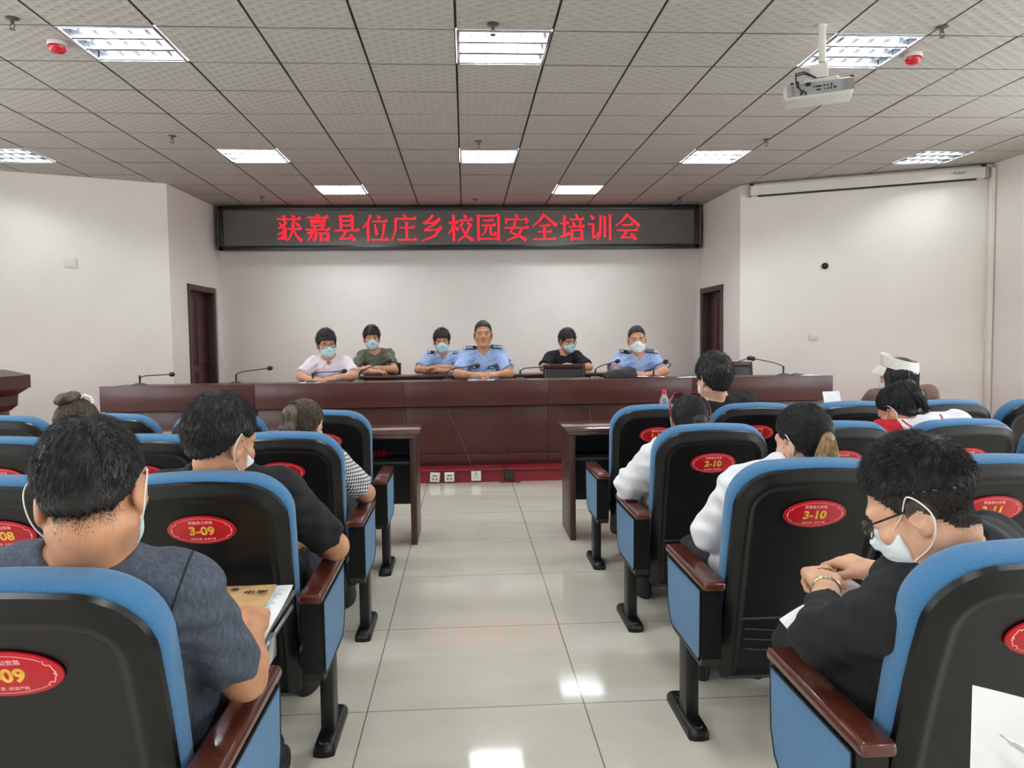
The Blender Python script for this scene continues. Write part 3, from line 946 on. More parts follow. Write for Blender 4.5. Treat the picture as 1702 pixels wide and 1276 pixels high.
MICS = [(-3.15, -2.83, 1.052, 'gooseneck microphone at far left end of the rostrum tables'),
        (-2.236, -1.90, 1.098, 'second gooseneck microphone from left, in line with the left door'),
        (-1.50, -1.185, 1.06, 'gooseneck microphone in front of the man in white shirt'),
        (-1.047, -.75, 1.155, 'gooseneck microphone in front of the man in green shirt'),
        (-.185, .115, 1.095, 'gooseneck microphone before the bare faced policeman'),
        (.541, .80, 1.075, 'gooseneck microphone just left of the empty middle chair'),
        (1.295, 1.515, 1.12, 'gooseneck microphone right of the empty middle chair, beside the black bag'),
        (1.885, 2.0, 1.108, 'gooseneck microphone in front of the masked policeman at right'),
        (2.632, 2.86, 1.132, 'gooseneck microphone bending right, behind the head of the man in black'),
        (3.223, 2.89, 1.126, 'gooseneck microphone at the right end of the rostrum, bending left')]
for bx, hx, hz, lb in MICS: mic(bx, 7.65, hx, hz, lb)
w = tag(MB().tube([(3.28, 7.66, TZ + .006), (3.36, 7.7, TZ + .02), (3.44, 7.68, TZ + .006), (3.42, 7.6, TZ + .005), (3.3, 7.62, TZ + .005)], .005, 6).build('microphone_cable', M_ink), 'black cable loop on the rostrum beside the rightmost microphone', 'cable')

# ------------------------------------------------------------------ front desks
DT = .755
def desk(x0, x1, label, open_end=0):
    t = thing('front_desk', ((x0 + x1) / 2, 5.06, 0), label, 'desk', 'front row desks')
    w = (x1 - x0) / 2 - .002
    tp = MB()
    tp.bb(-w, w, .0, .49, DT - .022, DT, .005)
    tp.bb(-w + .012, w - .012, .012, .478, DT - .045, DT - .02, .003)
    tp.build('tabletop', M_desktop, t)
    for s in (-1, 1):
        MB().bb(s * (w - .025), s * (w - .065), .02, .44, 0, DT - .045, .003).build('end_panel', M_desk, t)
    MB().bb(-w + .066, w - .066, .38, .40, .20, DT - .046).build('modesty_panel', M_deskdark, t)
    MB().bb(-w + .066, w - .066, .05, .379, .535, .553, .002).build('shelf', M_deskdark, t)
    return t
desk(-1.62, -.31, 'dark front desk left of the aisle, with the red bundle on its shelf')
desk(-2.93, -1.62, 'dark front desk second from the aisle on the left, behind front seats')
desk(-4.24, -2.93, 'dark front desk at far left behind the hair bun')
desk(.655, 1.965, 'dark front desk right of the aisle, with the water bottle on it')
desk(1.965, 3.275, 'dark front desk in front of the woman with white visor')
desk(3.275, 4.585, 'dark front desk at far right, its pale top showing by the frame edge')

# water bottle
M_pet = mat('clear_bottle', (225, 232, 238), 0.08, trans=0.75, var=0.01)
M_cap = mat('bottle_cap', (232, 40, 74), 0.4)
M_lab = mat('bottle_label', (226, 234, 240), 0.5)
b = thing('water_bottle', (1.366, 5.25, DT), 'clear plastic water bottle with red cap on the right front desk', 'bottle')
MB().lathe([(0, 0), (.029, 0), (.032, .008), (.031, .05), (.0325, .07), (.0325, .15), (.030, .168), (.022, .19), (.014, .208), (.0135, .216), (0, .216)], 24).build('body', M_pet, b)
MB().lathe([(.0330, .062), (.0333, .07), (.0333, .128), (.0330, .132)], 24).build('label', M_lab, b)
bl = MB()
for k in range(6):
    a = -1.9 + k * .16; bl.box((.0338 * math.cos(a), .0338 * math.sin(a), .10 + .012 * (k % 2)), (.006, .004, .016), .001)
bl.build('label_print', mat('label_blue', (40, 80, 140), 0.5), b)
MB().lathe([(.0152, .212), (.0155, .214), (.0155, .236), (.0135, .2385), (0, .2385)], 20).build('cap', M_cap, b)

# red ribbon bundle on the shelf
rb = MB(); rr = random.Random(11)
for k in range(130):
    a = rr.uniform(0, 2 * math.pi); r0 = rr.uniform(0, .05); L = rr.uniform(.03, .06)
    p0 = Vector((r0 * 1.1 * math.cos(a), r0 * .7 * math.sin(a), .004 + rr.uniform(0, .02)))
    d = Vector((math.cos(a) * 1.1, math.sin(a) * .7, rr.uniform(.05, .9))).normalized()
    u = d.cross(Vector((0, 0, 1))).normalized() * rr.uniform(.004, .009)
    p1 = p0 + d * L * .6; p2 = p0 + d * L + Vector((0, 0, -.008))
    n = d.cross(u).normalized() * .0008
    rb.loft([[p0 - u * .5 - n, p0 + u * .5 - n, p0 + u * .5 + n, p0 - u * .5 + n], [p1 - u - n, p1 + u - n, p1 + u + n, p1 - u + n], [p2 - u * .4 - n, p2 + u * .4 - n, p2 + u * .4 + n, p2 - u * .4 + n]])
o = rb.build('ribbon_bundle', mat('red_ribbon', (206, 22, 44), 0.4, var=0.25, vscale=60)); o.location = (-.60, 5.30, .556)
tag(o, 'bright red ribbon bundle on the shelf of the left front desk', 'ribbon')

# sockets and cables on the stage front
def sock(x, z, kind, label, tilt=0.0):
    o = thing('floor_socket' if kind != 'hole' else 'cable_box', (x, 7.249, z), label, 'socket' if kind != 'hole' else 'cable box', 'stage front sockets' if kind != 'hole' else None)
    R = Matrix.Rotation(math.radians(tilt), 3, 'Y')
    if kind == 'hole':
        MB().bb(-.045, .045, -.006, 0, -.045, .04, .002).build('plate', M_ink, o)
        MB().bb(-.033, .033, -.009, -.005, -.034, .03).build('recess', M_dark, o)
        return
    MB().box((0, -.006, 0), (.092, .012, .092), .004, 2, R).build('plate', M_white, o)
    h = MB()
    if kind == 'lan':
        h.box(R @ Vector((0, -.0125, .014)), (.044, .002, .008), 0, 1, R)
        for s in (-1, 1): h.box(R @ Vector((s * .016, -.0125, -.016)), (.012, .002, .016), 0, 1, R)
    else:
        for s in (-1, 1): h.box((s * .012, -.0125, .018), (.004, .002, .014))
        for s, rr_ in ((-1, .5), (0, 0), (1, -.5)): h.box((s * .016, -.0125, -.016 + (.012 if s == 0 else 0)), (.004, .002, .014), 0, 1, Matrix.Rotation(rr_, 3, 'Y'))
    h.build('outlet', M_ink, o)
sock(-.306, .062, 'lan', 'tilted white socket plate at left of the crimson stage front', 4)
sock(-.17, .062, 'lan', 'white data socket plate second from left on the crimson stage front')
sock(.082, .066, 'power', 'white power socket plate with a cable on the crimson stage front')
sock(.392, .072, 'hole', 'black square cable box on the crimson stage front')
tag(MB().tube([(-.175, 7.462, .70), (-.15, 7.455, .60), (-.10, 7.452, .50), (-.04, 7.45, .36), (.0, 7.44, .24), (.04, 7.36, STZ + .006), (.06, 7.252, STZ + .006), (.075, 7.238, .11), (.08, 7.236, .075)], .0028, 6).build('power_cable', M_cable),
    'thin dark cable hanging down the middle rostrum table to the power socket', 'cable')
tag(MB().tube([(.42, 7.46, .34), (.40, 7.452, .27), (.36, 7.44, .18), (.345, 7.40, STZ + .006), (.36, 7.252, STZ + .006), (.385, 7.238, .10), (.42, 7.22, .02), (.47, 7.18, .006), (.50, 7.2, .006), (.45, 7.23, .006), (.3, 7.22, .006)], .004, 6).build('power_cable', M_ink),
    'short black cable falling to the black cable box and the floor', 'cable')
for x, lb in ((-.60, 'thin cable on the rostrum front above the left desk end'), (1.205, 'thin cable on the rostrum front above the right desk')):
    tag(MB().tube([(x - .01, 7.462, .71), (x, 7.452, .60), (x + .02, 7.45, .48), (x + .03, 7.45, .30), (x + .03, 7.42, STZ + .006)], .0028, 6).build('power_cable', M_cable), lb, 'cable')

# lectern at the left edge
t = thing('lectern', (-4.51, 6.95, 0), 'dark wooden lectern with stepped top cut by the left frame edge', 'lectern')
def tier(hw, d0, d1, z0, z1, z2=None, name='tier', mb=None):
    mb = mb or MB()
    z2 = z2 or z1
    mb.prism([(-hw, d0, z0), (-hw, d1, z0), (-hw, d1, z2), (-hw, d0, z1)], (2 * hw, 0, 0)); return mb
tp = MB()
tp.prism([(-.43, 0, .955), (.43, 0, .955), (.43, 0, 1.075), (.2, 0, 1.125), (-.2, 0, 1.125), (-.43, 0, 1.075)], (0, .55, 0))
tp.build('top_box', M_dais, t, smooth=False)
md = MB()
def frus(hw0, hw1, z0, z1, o0, o1):
    md.loft([[(-hw0, o0, z0), (hw0, o0, z0), (hw0, .5, z0), (-hw0, .5, z0)], [(-hw1, o1, z1), (hw1, o1, z1), (hw1, .52, z1), (-hw1, .52, z1)]])
frus(.33, .43, .888, .955, .06, .0); frus(.33, .33, .80, .888, .06, .06); frus(.265, .33, .745, .80, .1, .06)
md.build('cornice', M_dais, t, smooth=False)
MB().bb(-.265, .265, .1, .48, .08, .745, .004).build('column', M_dais, t)
MB().bb(-.33, .33, .05, .52, 0, .08, .006).build('plinth', M_dais, t)

# table items on the stage
bag = MB()
bag.loft([[(-.155, -.02, 0), (.155, -.03, 0), (.15, .13, 0), (-.15, .13, 0)], [(-.165, -.025, .03), (.165, -.03, .03), (.155, .135, .03), (-.155, .135, .03)],
          [(-.12, .0, .085), (.15, -.01, .095), (.14, .11, .095), (-.10, .11, .085)], [(-.05, .03, .105), (.12, .02, .112), (.11, .09, .112), (-.04, .09, .105)]])
o = bag.build('handbag', mat('black_leather_bag', (18, 20, 22), 0.5, bump=0.4, bscale=30), ang=80); o.location = (1.55, 7.66, TZ)
tag(o, 'black soft bag lying on the rostrum beside the masked policeman', 'bag')
def sheet(name, pts, label, cat, m=M_paper, th=.0015, group=None, z=None):
    """paper from corner points; slightly curled grid"""
    P = [Vector(p) for p in pts]
    n = 8; vs = []; fs = []
    for i in range(n + 1):
        for j in range(n + 1):
            a = P[0].lerp(P[1], i / n); b_ = P[3].lerp(P[2], i / n); q = a.lerp(b_, j / n)
            q = q + Vector((0, 0, .004 * math.sin(i * 1.1) * math.sin(j * .8)))
            vs.append(q)
    N = len(vs)
    vs += [v - Vector((0, 0, th)) for v in vs]
    for i in range(n):
        for j in range(n):
            a = i * (n + 1) + j; q = [a, a + n + 1, a + n + 2, a + 1]
            fs.append(q); fs.append([N + k for k in q[::-1]])
    bd = [i * (n + 1) for i in range(n + 1)] + [n * (n + 1) + j for j in range(1, n + 1)] + [i * (n + 1) + n for i in range(n - 1, -1, -1)] + [j for j in range(n - 1, 0, -1)]
    for k in range(len(bd)):
        a, b2 = bd[k], bd[(k + 1) % len(bd)]; fs.append([a, b2, N + b2, N + a])
    o = MB().add(vs, fs).build(name, m, ang=60)
    return tag(o, label, cat, group)
z = TZ + .007
sheet('paper', [(1.70, 7.60, z + .012), (1.98, 7.58, z + .004), (2.02, 7.80, z + .004), (1.74, 7.82, z + .016)], 'open white papers in front of the masked policeman at right', 'paper')
sheet('paper', [(.02, 7.58, z), (.28, 7.57, z), (.29, 7.76, z), (.03, 7.77, z)], 'white papers under the hands of the bare faced policeman', 'paper')
sheet('paper', [(-1.62, 7.58, z), (-1.42, 7.57, z), (-1.41, 7.75, z), (-1.61, 7.76, z)], 'white paper before the man in white shirt', 'paper')
sheet('paper', [(3.36, 7.50, z), (3.56, 7.50, z), (3.56, 7.70, z), (3.36, 7.70, z)], 'white sheet at right end of the rostrum tables', 'paper')
sheet('paper', [(2.12, 7.52, z), (2.33, 7.52, z), (2.33, 7.66, z), (2.12, 7.66, z)], 'pale sheet right of the masked policeman', 'paper')

# papers on the writing tablet of the man in grey
zt = .642
pa = sheet('paper', [(-.735, 1.80, zt), (-.493, 1.835, zt), (-.518, 2.275, zt), (-.745, 2.265, zt)], 'white printed sheet on writing tablet beside the man in grey', 'paper')
pl = MB(); rp = random.Random(5)
for k in range(16):
    y = 1.93 + k * .019; x0 = -.553 + rp.uniform(0, .006); L = rp.uniform(.008, .026)
    pl.bb(x0, x0 + L, y, y + (.006 if k in (12, 13) else .0025), zt + .0045, zt + .0051)
pl.build('printed_lines', mat('grey_print', (150, 152, 156), 0.8), pa)
M_kraft = mat('kraft_envelope', (196, 158, 108), 0.75, var=0.05, vscale=14, bump=0.15, bscale=120)
en = sheet('envelope', [(-.735, 1.88, zt + .009), (-.541, 1.91, zt + .009), (-.562, 2.255, zt + .009), (-.735, 2.25, zt + .009)], 'brown kraft envelope on the white sheet under the fist', 'envelope', M_kraft)
text_obj('lettering', '中学', .034, M_ink, en, Matrix.Translation((-.600, 2.172, zt + .0145)))
text_obj('lettering', '年', .024, M_ink, en, Matrix.Translation((-.665, 2.20, zt + .0145)))

# sheet held by the woman with visor
sheet('paper', [(2.36, 4.93, .86), (2.46, 4.90, .87), (2.47, 4.97, .985), (2.37, 5.0, .98)], 'small white sheet held up by the woman with visor', 'paper')
# white sheet and pen close to the camera, at the lower right corner
pr = sheet('paper', [(.552, .80, .70), (.85, .72, .70), (.80, .80, .90), (.567, .82, .962)], 'large white sheet close to camera at lower right corner', 'paper')
# ------------------------------------------------------------------ implicit surfaces
class Field:
    def __init__(s):
        s.P = []; s.post = []
    def add(s, fn, lo, hi, k, op='u'):
        s.P.append((fn, np.array(lo, float), np.array(hi, float), k, op)); return s
    def cone(s, a, b, ra, rb, k=.02, op='u', flat=False):
        a = np.array(a, float); b = np.array(b, float); ba = b - a; L2 = float(ba @ ba) + 1e-12
        r = max(ra, rb)
        def fn(x, y, z):
            px, py, pz = x - a[0], y - a[1], z - a[2]
            t = (px * ba[0] + py * ba[1] + pz * ba[2]) / L2
            tc = np.clip(t, 0, 1)
            d = np.sqrt((px - tc * ba[0]) ** 2 + (py - tc * ba[1]) ** 2 + (pz - tc * ba[2]) ** 2) - (ra + (rb - ra) * tc)
            if flat: d = np.maximum(d, (t - 1) * math.sqrt(L2))
            return d
        return s.add(fn, np.minimum(a, b) - r, np.maximum(a, b) + r, k, op)
    def ell(s, c, r, M=None, k=.02, op='u'):
        c = np.array(c, float); r = np.array(r, float); M = np.eye(3) if M is None else np.array(M, float)
        R = float(r.max())
        def fn(x, y, z):
            p = (x - c[0], y - c[1], z - c[2])
            q = [p[0] * M[0, i] + p[1] * M[1, i] + p[2] * M[2, i] for i in range(3)]
            k0 = np.sqrt((q[0] / r[0]) ** 2 + (q[1] / r[1]) ** 2 + (q[2] / r[2]) ** 2)
            k1 = np.sqrt((q[0] / r[0] ** 2) ** 2 + (q[1] / r[1] ** 2) ** 2 + (q[2] / r[2] ** 2) ** 2)
            return k0 * (k0 - 1) / np.maximum(k1, 1e-6)
        return s.add(fn, c - R, c + R, k, op)
    def rbox(s, c, h, rad, M=None, k=.02, op='u'):
        c = np.array(c, float); M = np.eye(3) if M is None else np.array(M, float)
        R = float(np.linalg.norm(h))
        def fn(x, y, z):
            p = (x - c[0], y - c[1], z - c[2])
            q = [np.abs(p[0] * M[0, i] + p[1] * M[1, i] + p[2] * M[2, i]) - h[i] + rad for i in range(3)]
            return np.sqrt(sum(np.maximum(v, 0) ** 2 for v in q)) + np.minimum(np.maximum(np.maximum(q[0], q[1]), q[2]), 0) - rad
        return s.add(fn, c - R, c + R, k, op)
    @staticmethod
    def blend(D, d, k, op):
        if op == 'u':
            h = np.maximum(k - np.abs(D - d), 0) / k
            return np.minimum(D, d) - h * h * k * .25
        d = -d                                                       # subtract
        h = np.maximum(k - np.abs(D - d), 0) / k
        return np.maximum(D, d) + h * h * k * .25
    def at(s, P):
        x, y, z = P[:, 0], P[:, 1], P[:, 2]
        D = np.full(len(P), .25)
        for fn, lo, hi, k, op in s.P: D = s.blend(D, fn(x, y, z), k, op)
        for f in s.post: D = f(x, y, z, D)
        return D
    def grad(s, P, e=.003):
        g = np.stack([s.at(P + np.eye(3)[i] * e) - s.at(P - np.eye(3)[i] * e) for i in range(3)], -1)
        return g / (np.linalg.norm(g, axis=1, keepdims=True) + 1e-9)
    def mesh(s, h, pad=.02):
        U = [p for p in s.P if p[4] == 'u']
        lo = np.min([p[1] for p in U], 0) - pad; hi = np.max([p[2] for p in U], 0) + pad
        ax = [np.arange(lo[i], hi[i] + h, h) for i in range(3)]
        D = np.full([len(a) for a in ax], .25, np.float32)
        m = .04
        for fn, l, u, k, op in s.P:
            sl = tuple(slice(max(0, np.searchsorted(ax[i], l[i] - m - k)), np.searchsorted(ax[i], u[i] + m + k)) for i in range(3))
            if any(q.start >= q.stop for q in sl): continue
            x = ax[0][sl[0]][:, None, None].astype(np.float32); y = ax[1][sl[1]][None, :, None].astype(np.float32); z = ax[2][sl[2]][None, None, :].astype(np.float32)
            D[sl] = s.blend(D[sl], fn(x, y, z).astype(np.float32), k, op)
        for f in s.post:
            D = f(ax[0][:, None, None].astype(np.float32), ax[1][None, :, None].astype(np.float32), ax[2][None, None, :].astype(np.float32), D).astype(np.float32)
        return nets(D, ax)

def nets(D, ax):
    """naive surface nets"""
    I = D < 0
    nx, ny, nz = D.shape
    c = np.zeros((nx - 1, ny - 1, nz - 1), np.uint8)
    for i in (0, 1):
        for j in (0, 1):
            for k in (0, 1):
                c += I[i:nx - 1 + i, j:ny - 1 + j, k:nz - 1 + k]
    act = (c > 0) & (c < 8)
    idx = np.argwhere(act)
    if len(idx) == 0: return np.zeros((0, 3)), np.zeros((0, 4), int)
    vid = np.full(act.shape, -1, np.int64); vid[act] = np.arange(len(idx))
    acc = np.zeros((len(idx), 3)); cnt = np.zeros(len(idx))
    corners = [(i, j, k) for i in (0, 1) for j in (0, 1) for k in (0, 1)]
    val = {q: D[idx[:, 0] + q[0], idx[:, 1] + q[1], idx[:, 2] + q[2]].astype(float) for q in corners}
    for a in corners:
        for d in range(3):
            if a[d]: continue
            b = list(a); b[d] = 1; b = tuple(b)
            va, vb = val[a], val[b]
            m = (va < 0) != (vb < 0)
            t = np.where(m, va / np.where(m, va - vb, 1), 0)
            p = np.array(a, float)[None, :].repeat(len(idx), 0); p[:, d] = t
            acc += np.where(m[:, None], p, 0); cnt += m
    loc = idx + acc / cnt[:, None]
    h = [a[1] - a[0] for a in ax]
    V = np.stack([ax[i][0] + loc[:, i] * h[i] for i in range(3)], -1)
    F = []
    for d in range(3):
        sl0 = [slice(None)] * 3; sl1 = [slice(None)] * 3; sl0[d] = slice(0, -1); sl1[d] = slice(1, None)
        a, b = I[tuple(sl0)], I[tuple(sl1)]
        e = np.argwhere(a != b)
        u, w = (d + 1) % 3, (d + 2) % 3
        ok = (e[:, u] > 0) & (e[:, w] > 0) & (e[:, u] < D.shape[u] - 1) & (e[:, w] < D.shape[w] - 1)
        e = e[ok]
        q = []
        for du, dw in ((0, 0), (1, 0), (1, 1), (0, 1)):
            p = e.copy(); p[:, u] -= du; p[:, w] -= dw
            q.append(vid[p[:, 0], p[:, 1], p[:, 2]])
        q = np.stack(q, -1)
        fl = a[tuple(e.T)]
        q[~fl] = q[~fl][:, ::-1]
        F.append(q)
    return V, np.concatenate(F)

def np_obj(name, V, F, mats, parent=None, mi=None):
    me = bpy.data.meshes.new(name)
    me.vertices.add(len(V)); me.vertices.foreach_set('co', np.ascontiguousarray(V, np.float32).ravel())
    n = F.shape[1]
    me.loops.add(F.size); me.loops.foreach_set('vertex_index', np.ascontiguousarray(F, np.int32).ravel())
    me.polygons.add(len(F)); me.polygons.foreach_set('loop_start', np.arange(0, F.size, n, dtype=np.int32))
    if not isinstance(mats, (list, tuple)): mats = [mats]
    for m in mats: me.materials.append(m)
    if mi is not None: me.polygons.foreach_set('material_index', np.ascontiguousarray(mi, np.int32))
    me.polygons.foreach_set('use_smooth', np.ones(len(F), bool))
    me.update(calc_edges=True); me.validate()
    o = bpy.data.objects.new(name, me); COL.objects.link(o)
    if parent is not None: o.parent = parent
    return o

def euler(yaw, pitch, roll):
    """columns: head right, forward, up.  yaw>0 turns left, pitch>0 looks up, roll>0 tilts to the right shoulder"""
    return np.array(Matrix.Rotation(math.radians(yaw), 3, 'Z') @ Matrix.Rotation(math.radians(pitch), 3, 'X') @ Matrix.Rotation(math.radians(roll), 3, 'Y'))

# ------------------------------------------------------------------ materials of people
def skin(name, rgb):
    m = mat(name, rgb, 0.5, var=0.06, vscale=18, bump=0.12, bscale=300)
    b = m.node_tree.nodes['Principled BSDF']
    b.inputs['Subsurface Weight'].default_value = 0.08
    b.inputs['Subsurface Radius'].default_value = (0.02, 0.008, 0.004)
    return m
SK = [skin('skin_tan', (196, 142, 108)), skin('skin_light', (214, 164, 134)), skin('skin_warm', (204, 150, 120))]
M_hairb = mat('hair_black', (26, 24, 25), 0.42, var=0.3, vscale=90, spec=0.4, bump=0.5, bscale=260, stretch=(1, 1, .25))
M_hairbr = mat('hair_brown', (76, 62, 50), 0.45, var=0.3, vscale=80, rgb2=(108, 90, 72), bump=0.5, bscale=240, stretch=(1, 1, .25))
M_hairbl = mat('hair_blonde', (136, 104, 68), 0.45, var=0.35, vscale=120, rgb2=(170, 136, 92), bump=0.4, bscale=240, stretch=(1, 1, .2))
M_stub = mat('shaved_hair_skin', (62, 50, 43), 0.7, var=0.25, vscale=200)
M_stub2 = mat('faded_hair_skin', (118, 90, 73), 0.7, var=0.2, vscale=200)
M_lip = mat('lip', (168, 104, 90), 0.45, var=0.05)
M_eye = mat('eye_dark', (28, 20, 18), 0.25)
M_eyew = mat('eye_white', (176, 158, 146), 0.4)
M_brow = mat('eyebrow', (48, 38, 34), 0.7)
M_mask = mat('mask_blue', (188, 224, 230), 0.85, bump=0.15, bscale=120, var=0.02)
M_maskw = mat('mask_white', (226, 232, 236), 0.85, bump=0.15, bscale=120, var=0.02)
M_loop = mat('mask_loop', (238, 236, 232), 0.7)
M_shoe = mat('shoe_black', (22, 22, 24), 0.5)
M_sole = mat('shoe_sole', (30, 30, 32), 0.6)

# ------------------------------------------------------------------ head
class Head:
    def __init__(s, c, yaw=0, pitch=0, roll=0, sc=1.0, fem=False):
        s.c = np.array(c, float); s.M = euler(yaw, pitch, roll); s.s = sc; s.fem = fem
    def w(s, p): return s.c + s.M @ (np.array(p, float) * s.s)
    def ws(s, P): return s.c + (np.asarray(P, float) * s.s) @ s.M.T
    def loc(s, P): return ((P - s.c) @ s.M) / s.s
    def locxyz(s, x, y, z):
        p = (x - s.c[0], y - s.c[1], z - s.c[2])
        return [(p[0] * s.M[0, i] + p[1] * s.M[1, i] + p[2] * s.M[2, i]) / s.s for i in range(3)]
    def cone(s, F, a, b, ra, rb, k=.02, op='u'): F.cone(s.w(a), s.w(b), ra * s.s, rb * s.s, k, op)
    def ell(s, F, c, r, k=.02, op='u', rot=None):
        M = s.M if rot is None else s.M @ rot
        F.ell(s.w(c), np.array(r) * s.s, M, k, op)
    def build(s, F, open_mouth=False):
        j = .93 if s.fem else 1.0
        s.ell(F, (0, -.012, .036), (.0755, .094, .086), .02)
        s.ell(F, (0, .030, -.030), (.061 * j, .066, .082), .03)
        for q in (-1, 1):
            s.cone(F, (q * .052 * j, .0, -.052), (q * .020 * j, .062, -.094), .020, .018, .03)
            s.ell(F, (q * .043, .064, -.022), (.022, .020, .02), .02)              # cheekbones
        s.ell(F, (0, .070, -.096), (.022 * j, .019, .018), .02)                     # chin
        s.cone(F, (-.036, .078, .026), (.036, .078, .026), .012, .012, .02)          # brow
        for q in (-1, 1): s.ell(F, (q * .031, .098, .006), (.018, .014, .010), .014, 's')
        s.cone(F, (0, .086, .012), (0, .110, -.026), .007, .0105, .012)              # nose
        for q in (-1, 1): s.ell(F, (q * .0115, .099, -.031), (.008, .010, .007), .008)
        for q in (-1, 1): s.ell(F, (q * .031, .0785, .005), (.0150, .0125, .0105), .003)   # eyeballs
        s.cone(F, (-.019, .084, -.054), (.019, .084, -.054), .0062, .0062, .008)     # upper lip
        s.cone(F, (-.015, .0835, -.067), (.015, .0835, -.067), .0068, .0068, .008)   # lower lip
        s.ell(F, (0, .097, -.0605), (.020 if not open_mouth else .016, .010, .0022 if not open_mouth else .005), .004, 's')
        for q in (-1, 1):                                                            # ears
            rot = np.array(Matrix.Rotation(q * math.radians(-22), 3, 'Z') @ Matrix.Rotation(math.radians(-10), 3, 'X'))
            s.ell(F, (q * .0800, -.012, -.004), (.0085, .021, .033), .006, rot=rot)
            s.ell(F, (q * .0775, -.006, -.032), (.007, .012, .012), .006)
            s.ell(F, (q * .0885, -.006, .002), (.0065, .012, .021), .004, 's', rot=rot)
    def face_mats(s, V, F, skinonly=False, stub=None, hide=False):
        """material index: 0 skin 1 lip 2 eye dark 3 eye white 4 brow 5 stubble"""
        C = V[F].mean(1); q = s.loc(C)
        mi = np.zeros(len(F), np.int32)
        x, y, z = q[:, 0], q[:, 1], q[:, 2]; ax_ = np.abs(x)
        front = y > .05
        mi[front & (ax_ < .0215 - .004 * np.abs(z + .06) / .01) & (z < -.049) & (z > -.0725) & (y > .083)] = 1
        e = front & (((ax_ - .031) / .0125) ** 2 + ((z - .005) / .0042) ** 2 < 1)
        mi[e] = 3
        mi[front & (((ax_ - .0305) / .0068) ** 2 + ((z - .0055) / .0052) ** 2 < 1)] = 2
        mi[front & (ax_ > .012) & (ax_ < .046) & (np.abs(z - .0285 + .0022 * ((ax_ - .026) / .012) ** 2) < .0034)] = 4
        if stub is not None:
            st = stub(x, y, z)
            mi[(mi == 0) & (st == 1)] = 5; mi[(mi == 0) & (st == 2)] = 6
        return mi
ZT = [(0, .070), (35, .062), (55, .046), (68, .020), (74, .012), (80, .034), (97, .034), (106, .008), (118, -.026), (140, -.056), (180, -.066)]
def zline(x, y, tab):
    ph = np.degrees(np.arctan2(np.abs(x), y))
    return np.interp(ph, [t[0] for t in tab], [t[1] for t in tab])
def hair_cap(F, hd, th=.012, top=.006, tab=ZT, amp=.003, fr=260.0, back=.0, side=0.0, seed=0.0, soft=.006):
    """hair as a layer over the skull with its own hairline"""
    r = np.array((.0765 + th + side, .0955 + th + back, .0875 + th + top)); cz = np.array((0, -.012, .036))
    R = float(r.max()) * hd.s + .02
    def fn(x, y, z):
        X, Y, Z = hd.locxyz(x, y, z)
        qx, qy, qz = X - cz[0], Y - cz[1], Z - cz[2]
        k0 = np.sqrt((qx / r[0]) ** 2 + (qy / r[1]) ** 2 + (qz / r[2]) ** 2)
        k1 = np.sqrt((qx / r[0] ** 2) ** 2 + (qy / r[1] ** 2) ** 2 + (qz / r[2] ** 2) ** 2)
        d = k0 * (k0 - 1) / np.maximum(k1, 1e-6)
        # below the widest line the hair draws in towards the nape
        fz = 1 - .36 * (np.clip(-qz, 0, .2) / .11) ** 1.4
        dl = (np.sqrt((qx / r[0]) ** 2 + (qy / r[1]) ** 2) / fz - 1) * min(r[0], r[1]) * fz
        d = np.where(qz < 0, dl, d)
        ph = np.arctan2(qx, qy)
        n = np.sin(ph * 23 + seed) * np.sin(qz * fr * .5 + ph * 9 + seed) + .6 * np.sin(ph * 47 + qz * fr + seed * 2) + .5 * np.sin(qx * fr * 1.3 + seed) * np.sin(qy * fr * 1.2)
        d = d - amp * n
        zl = zline(X, Y, tab) + .004 * np.sin(ph * 31 + seed)
        e = zl - Z
        h = np.maximum(soft - np.abs(d - e), 0) / soft
        return (np.maximum(d, e) + h * h * soft * .25) * hd.s
    F.add(fn, hd.c - R - .03, hd.c + R + .03, .006)

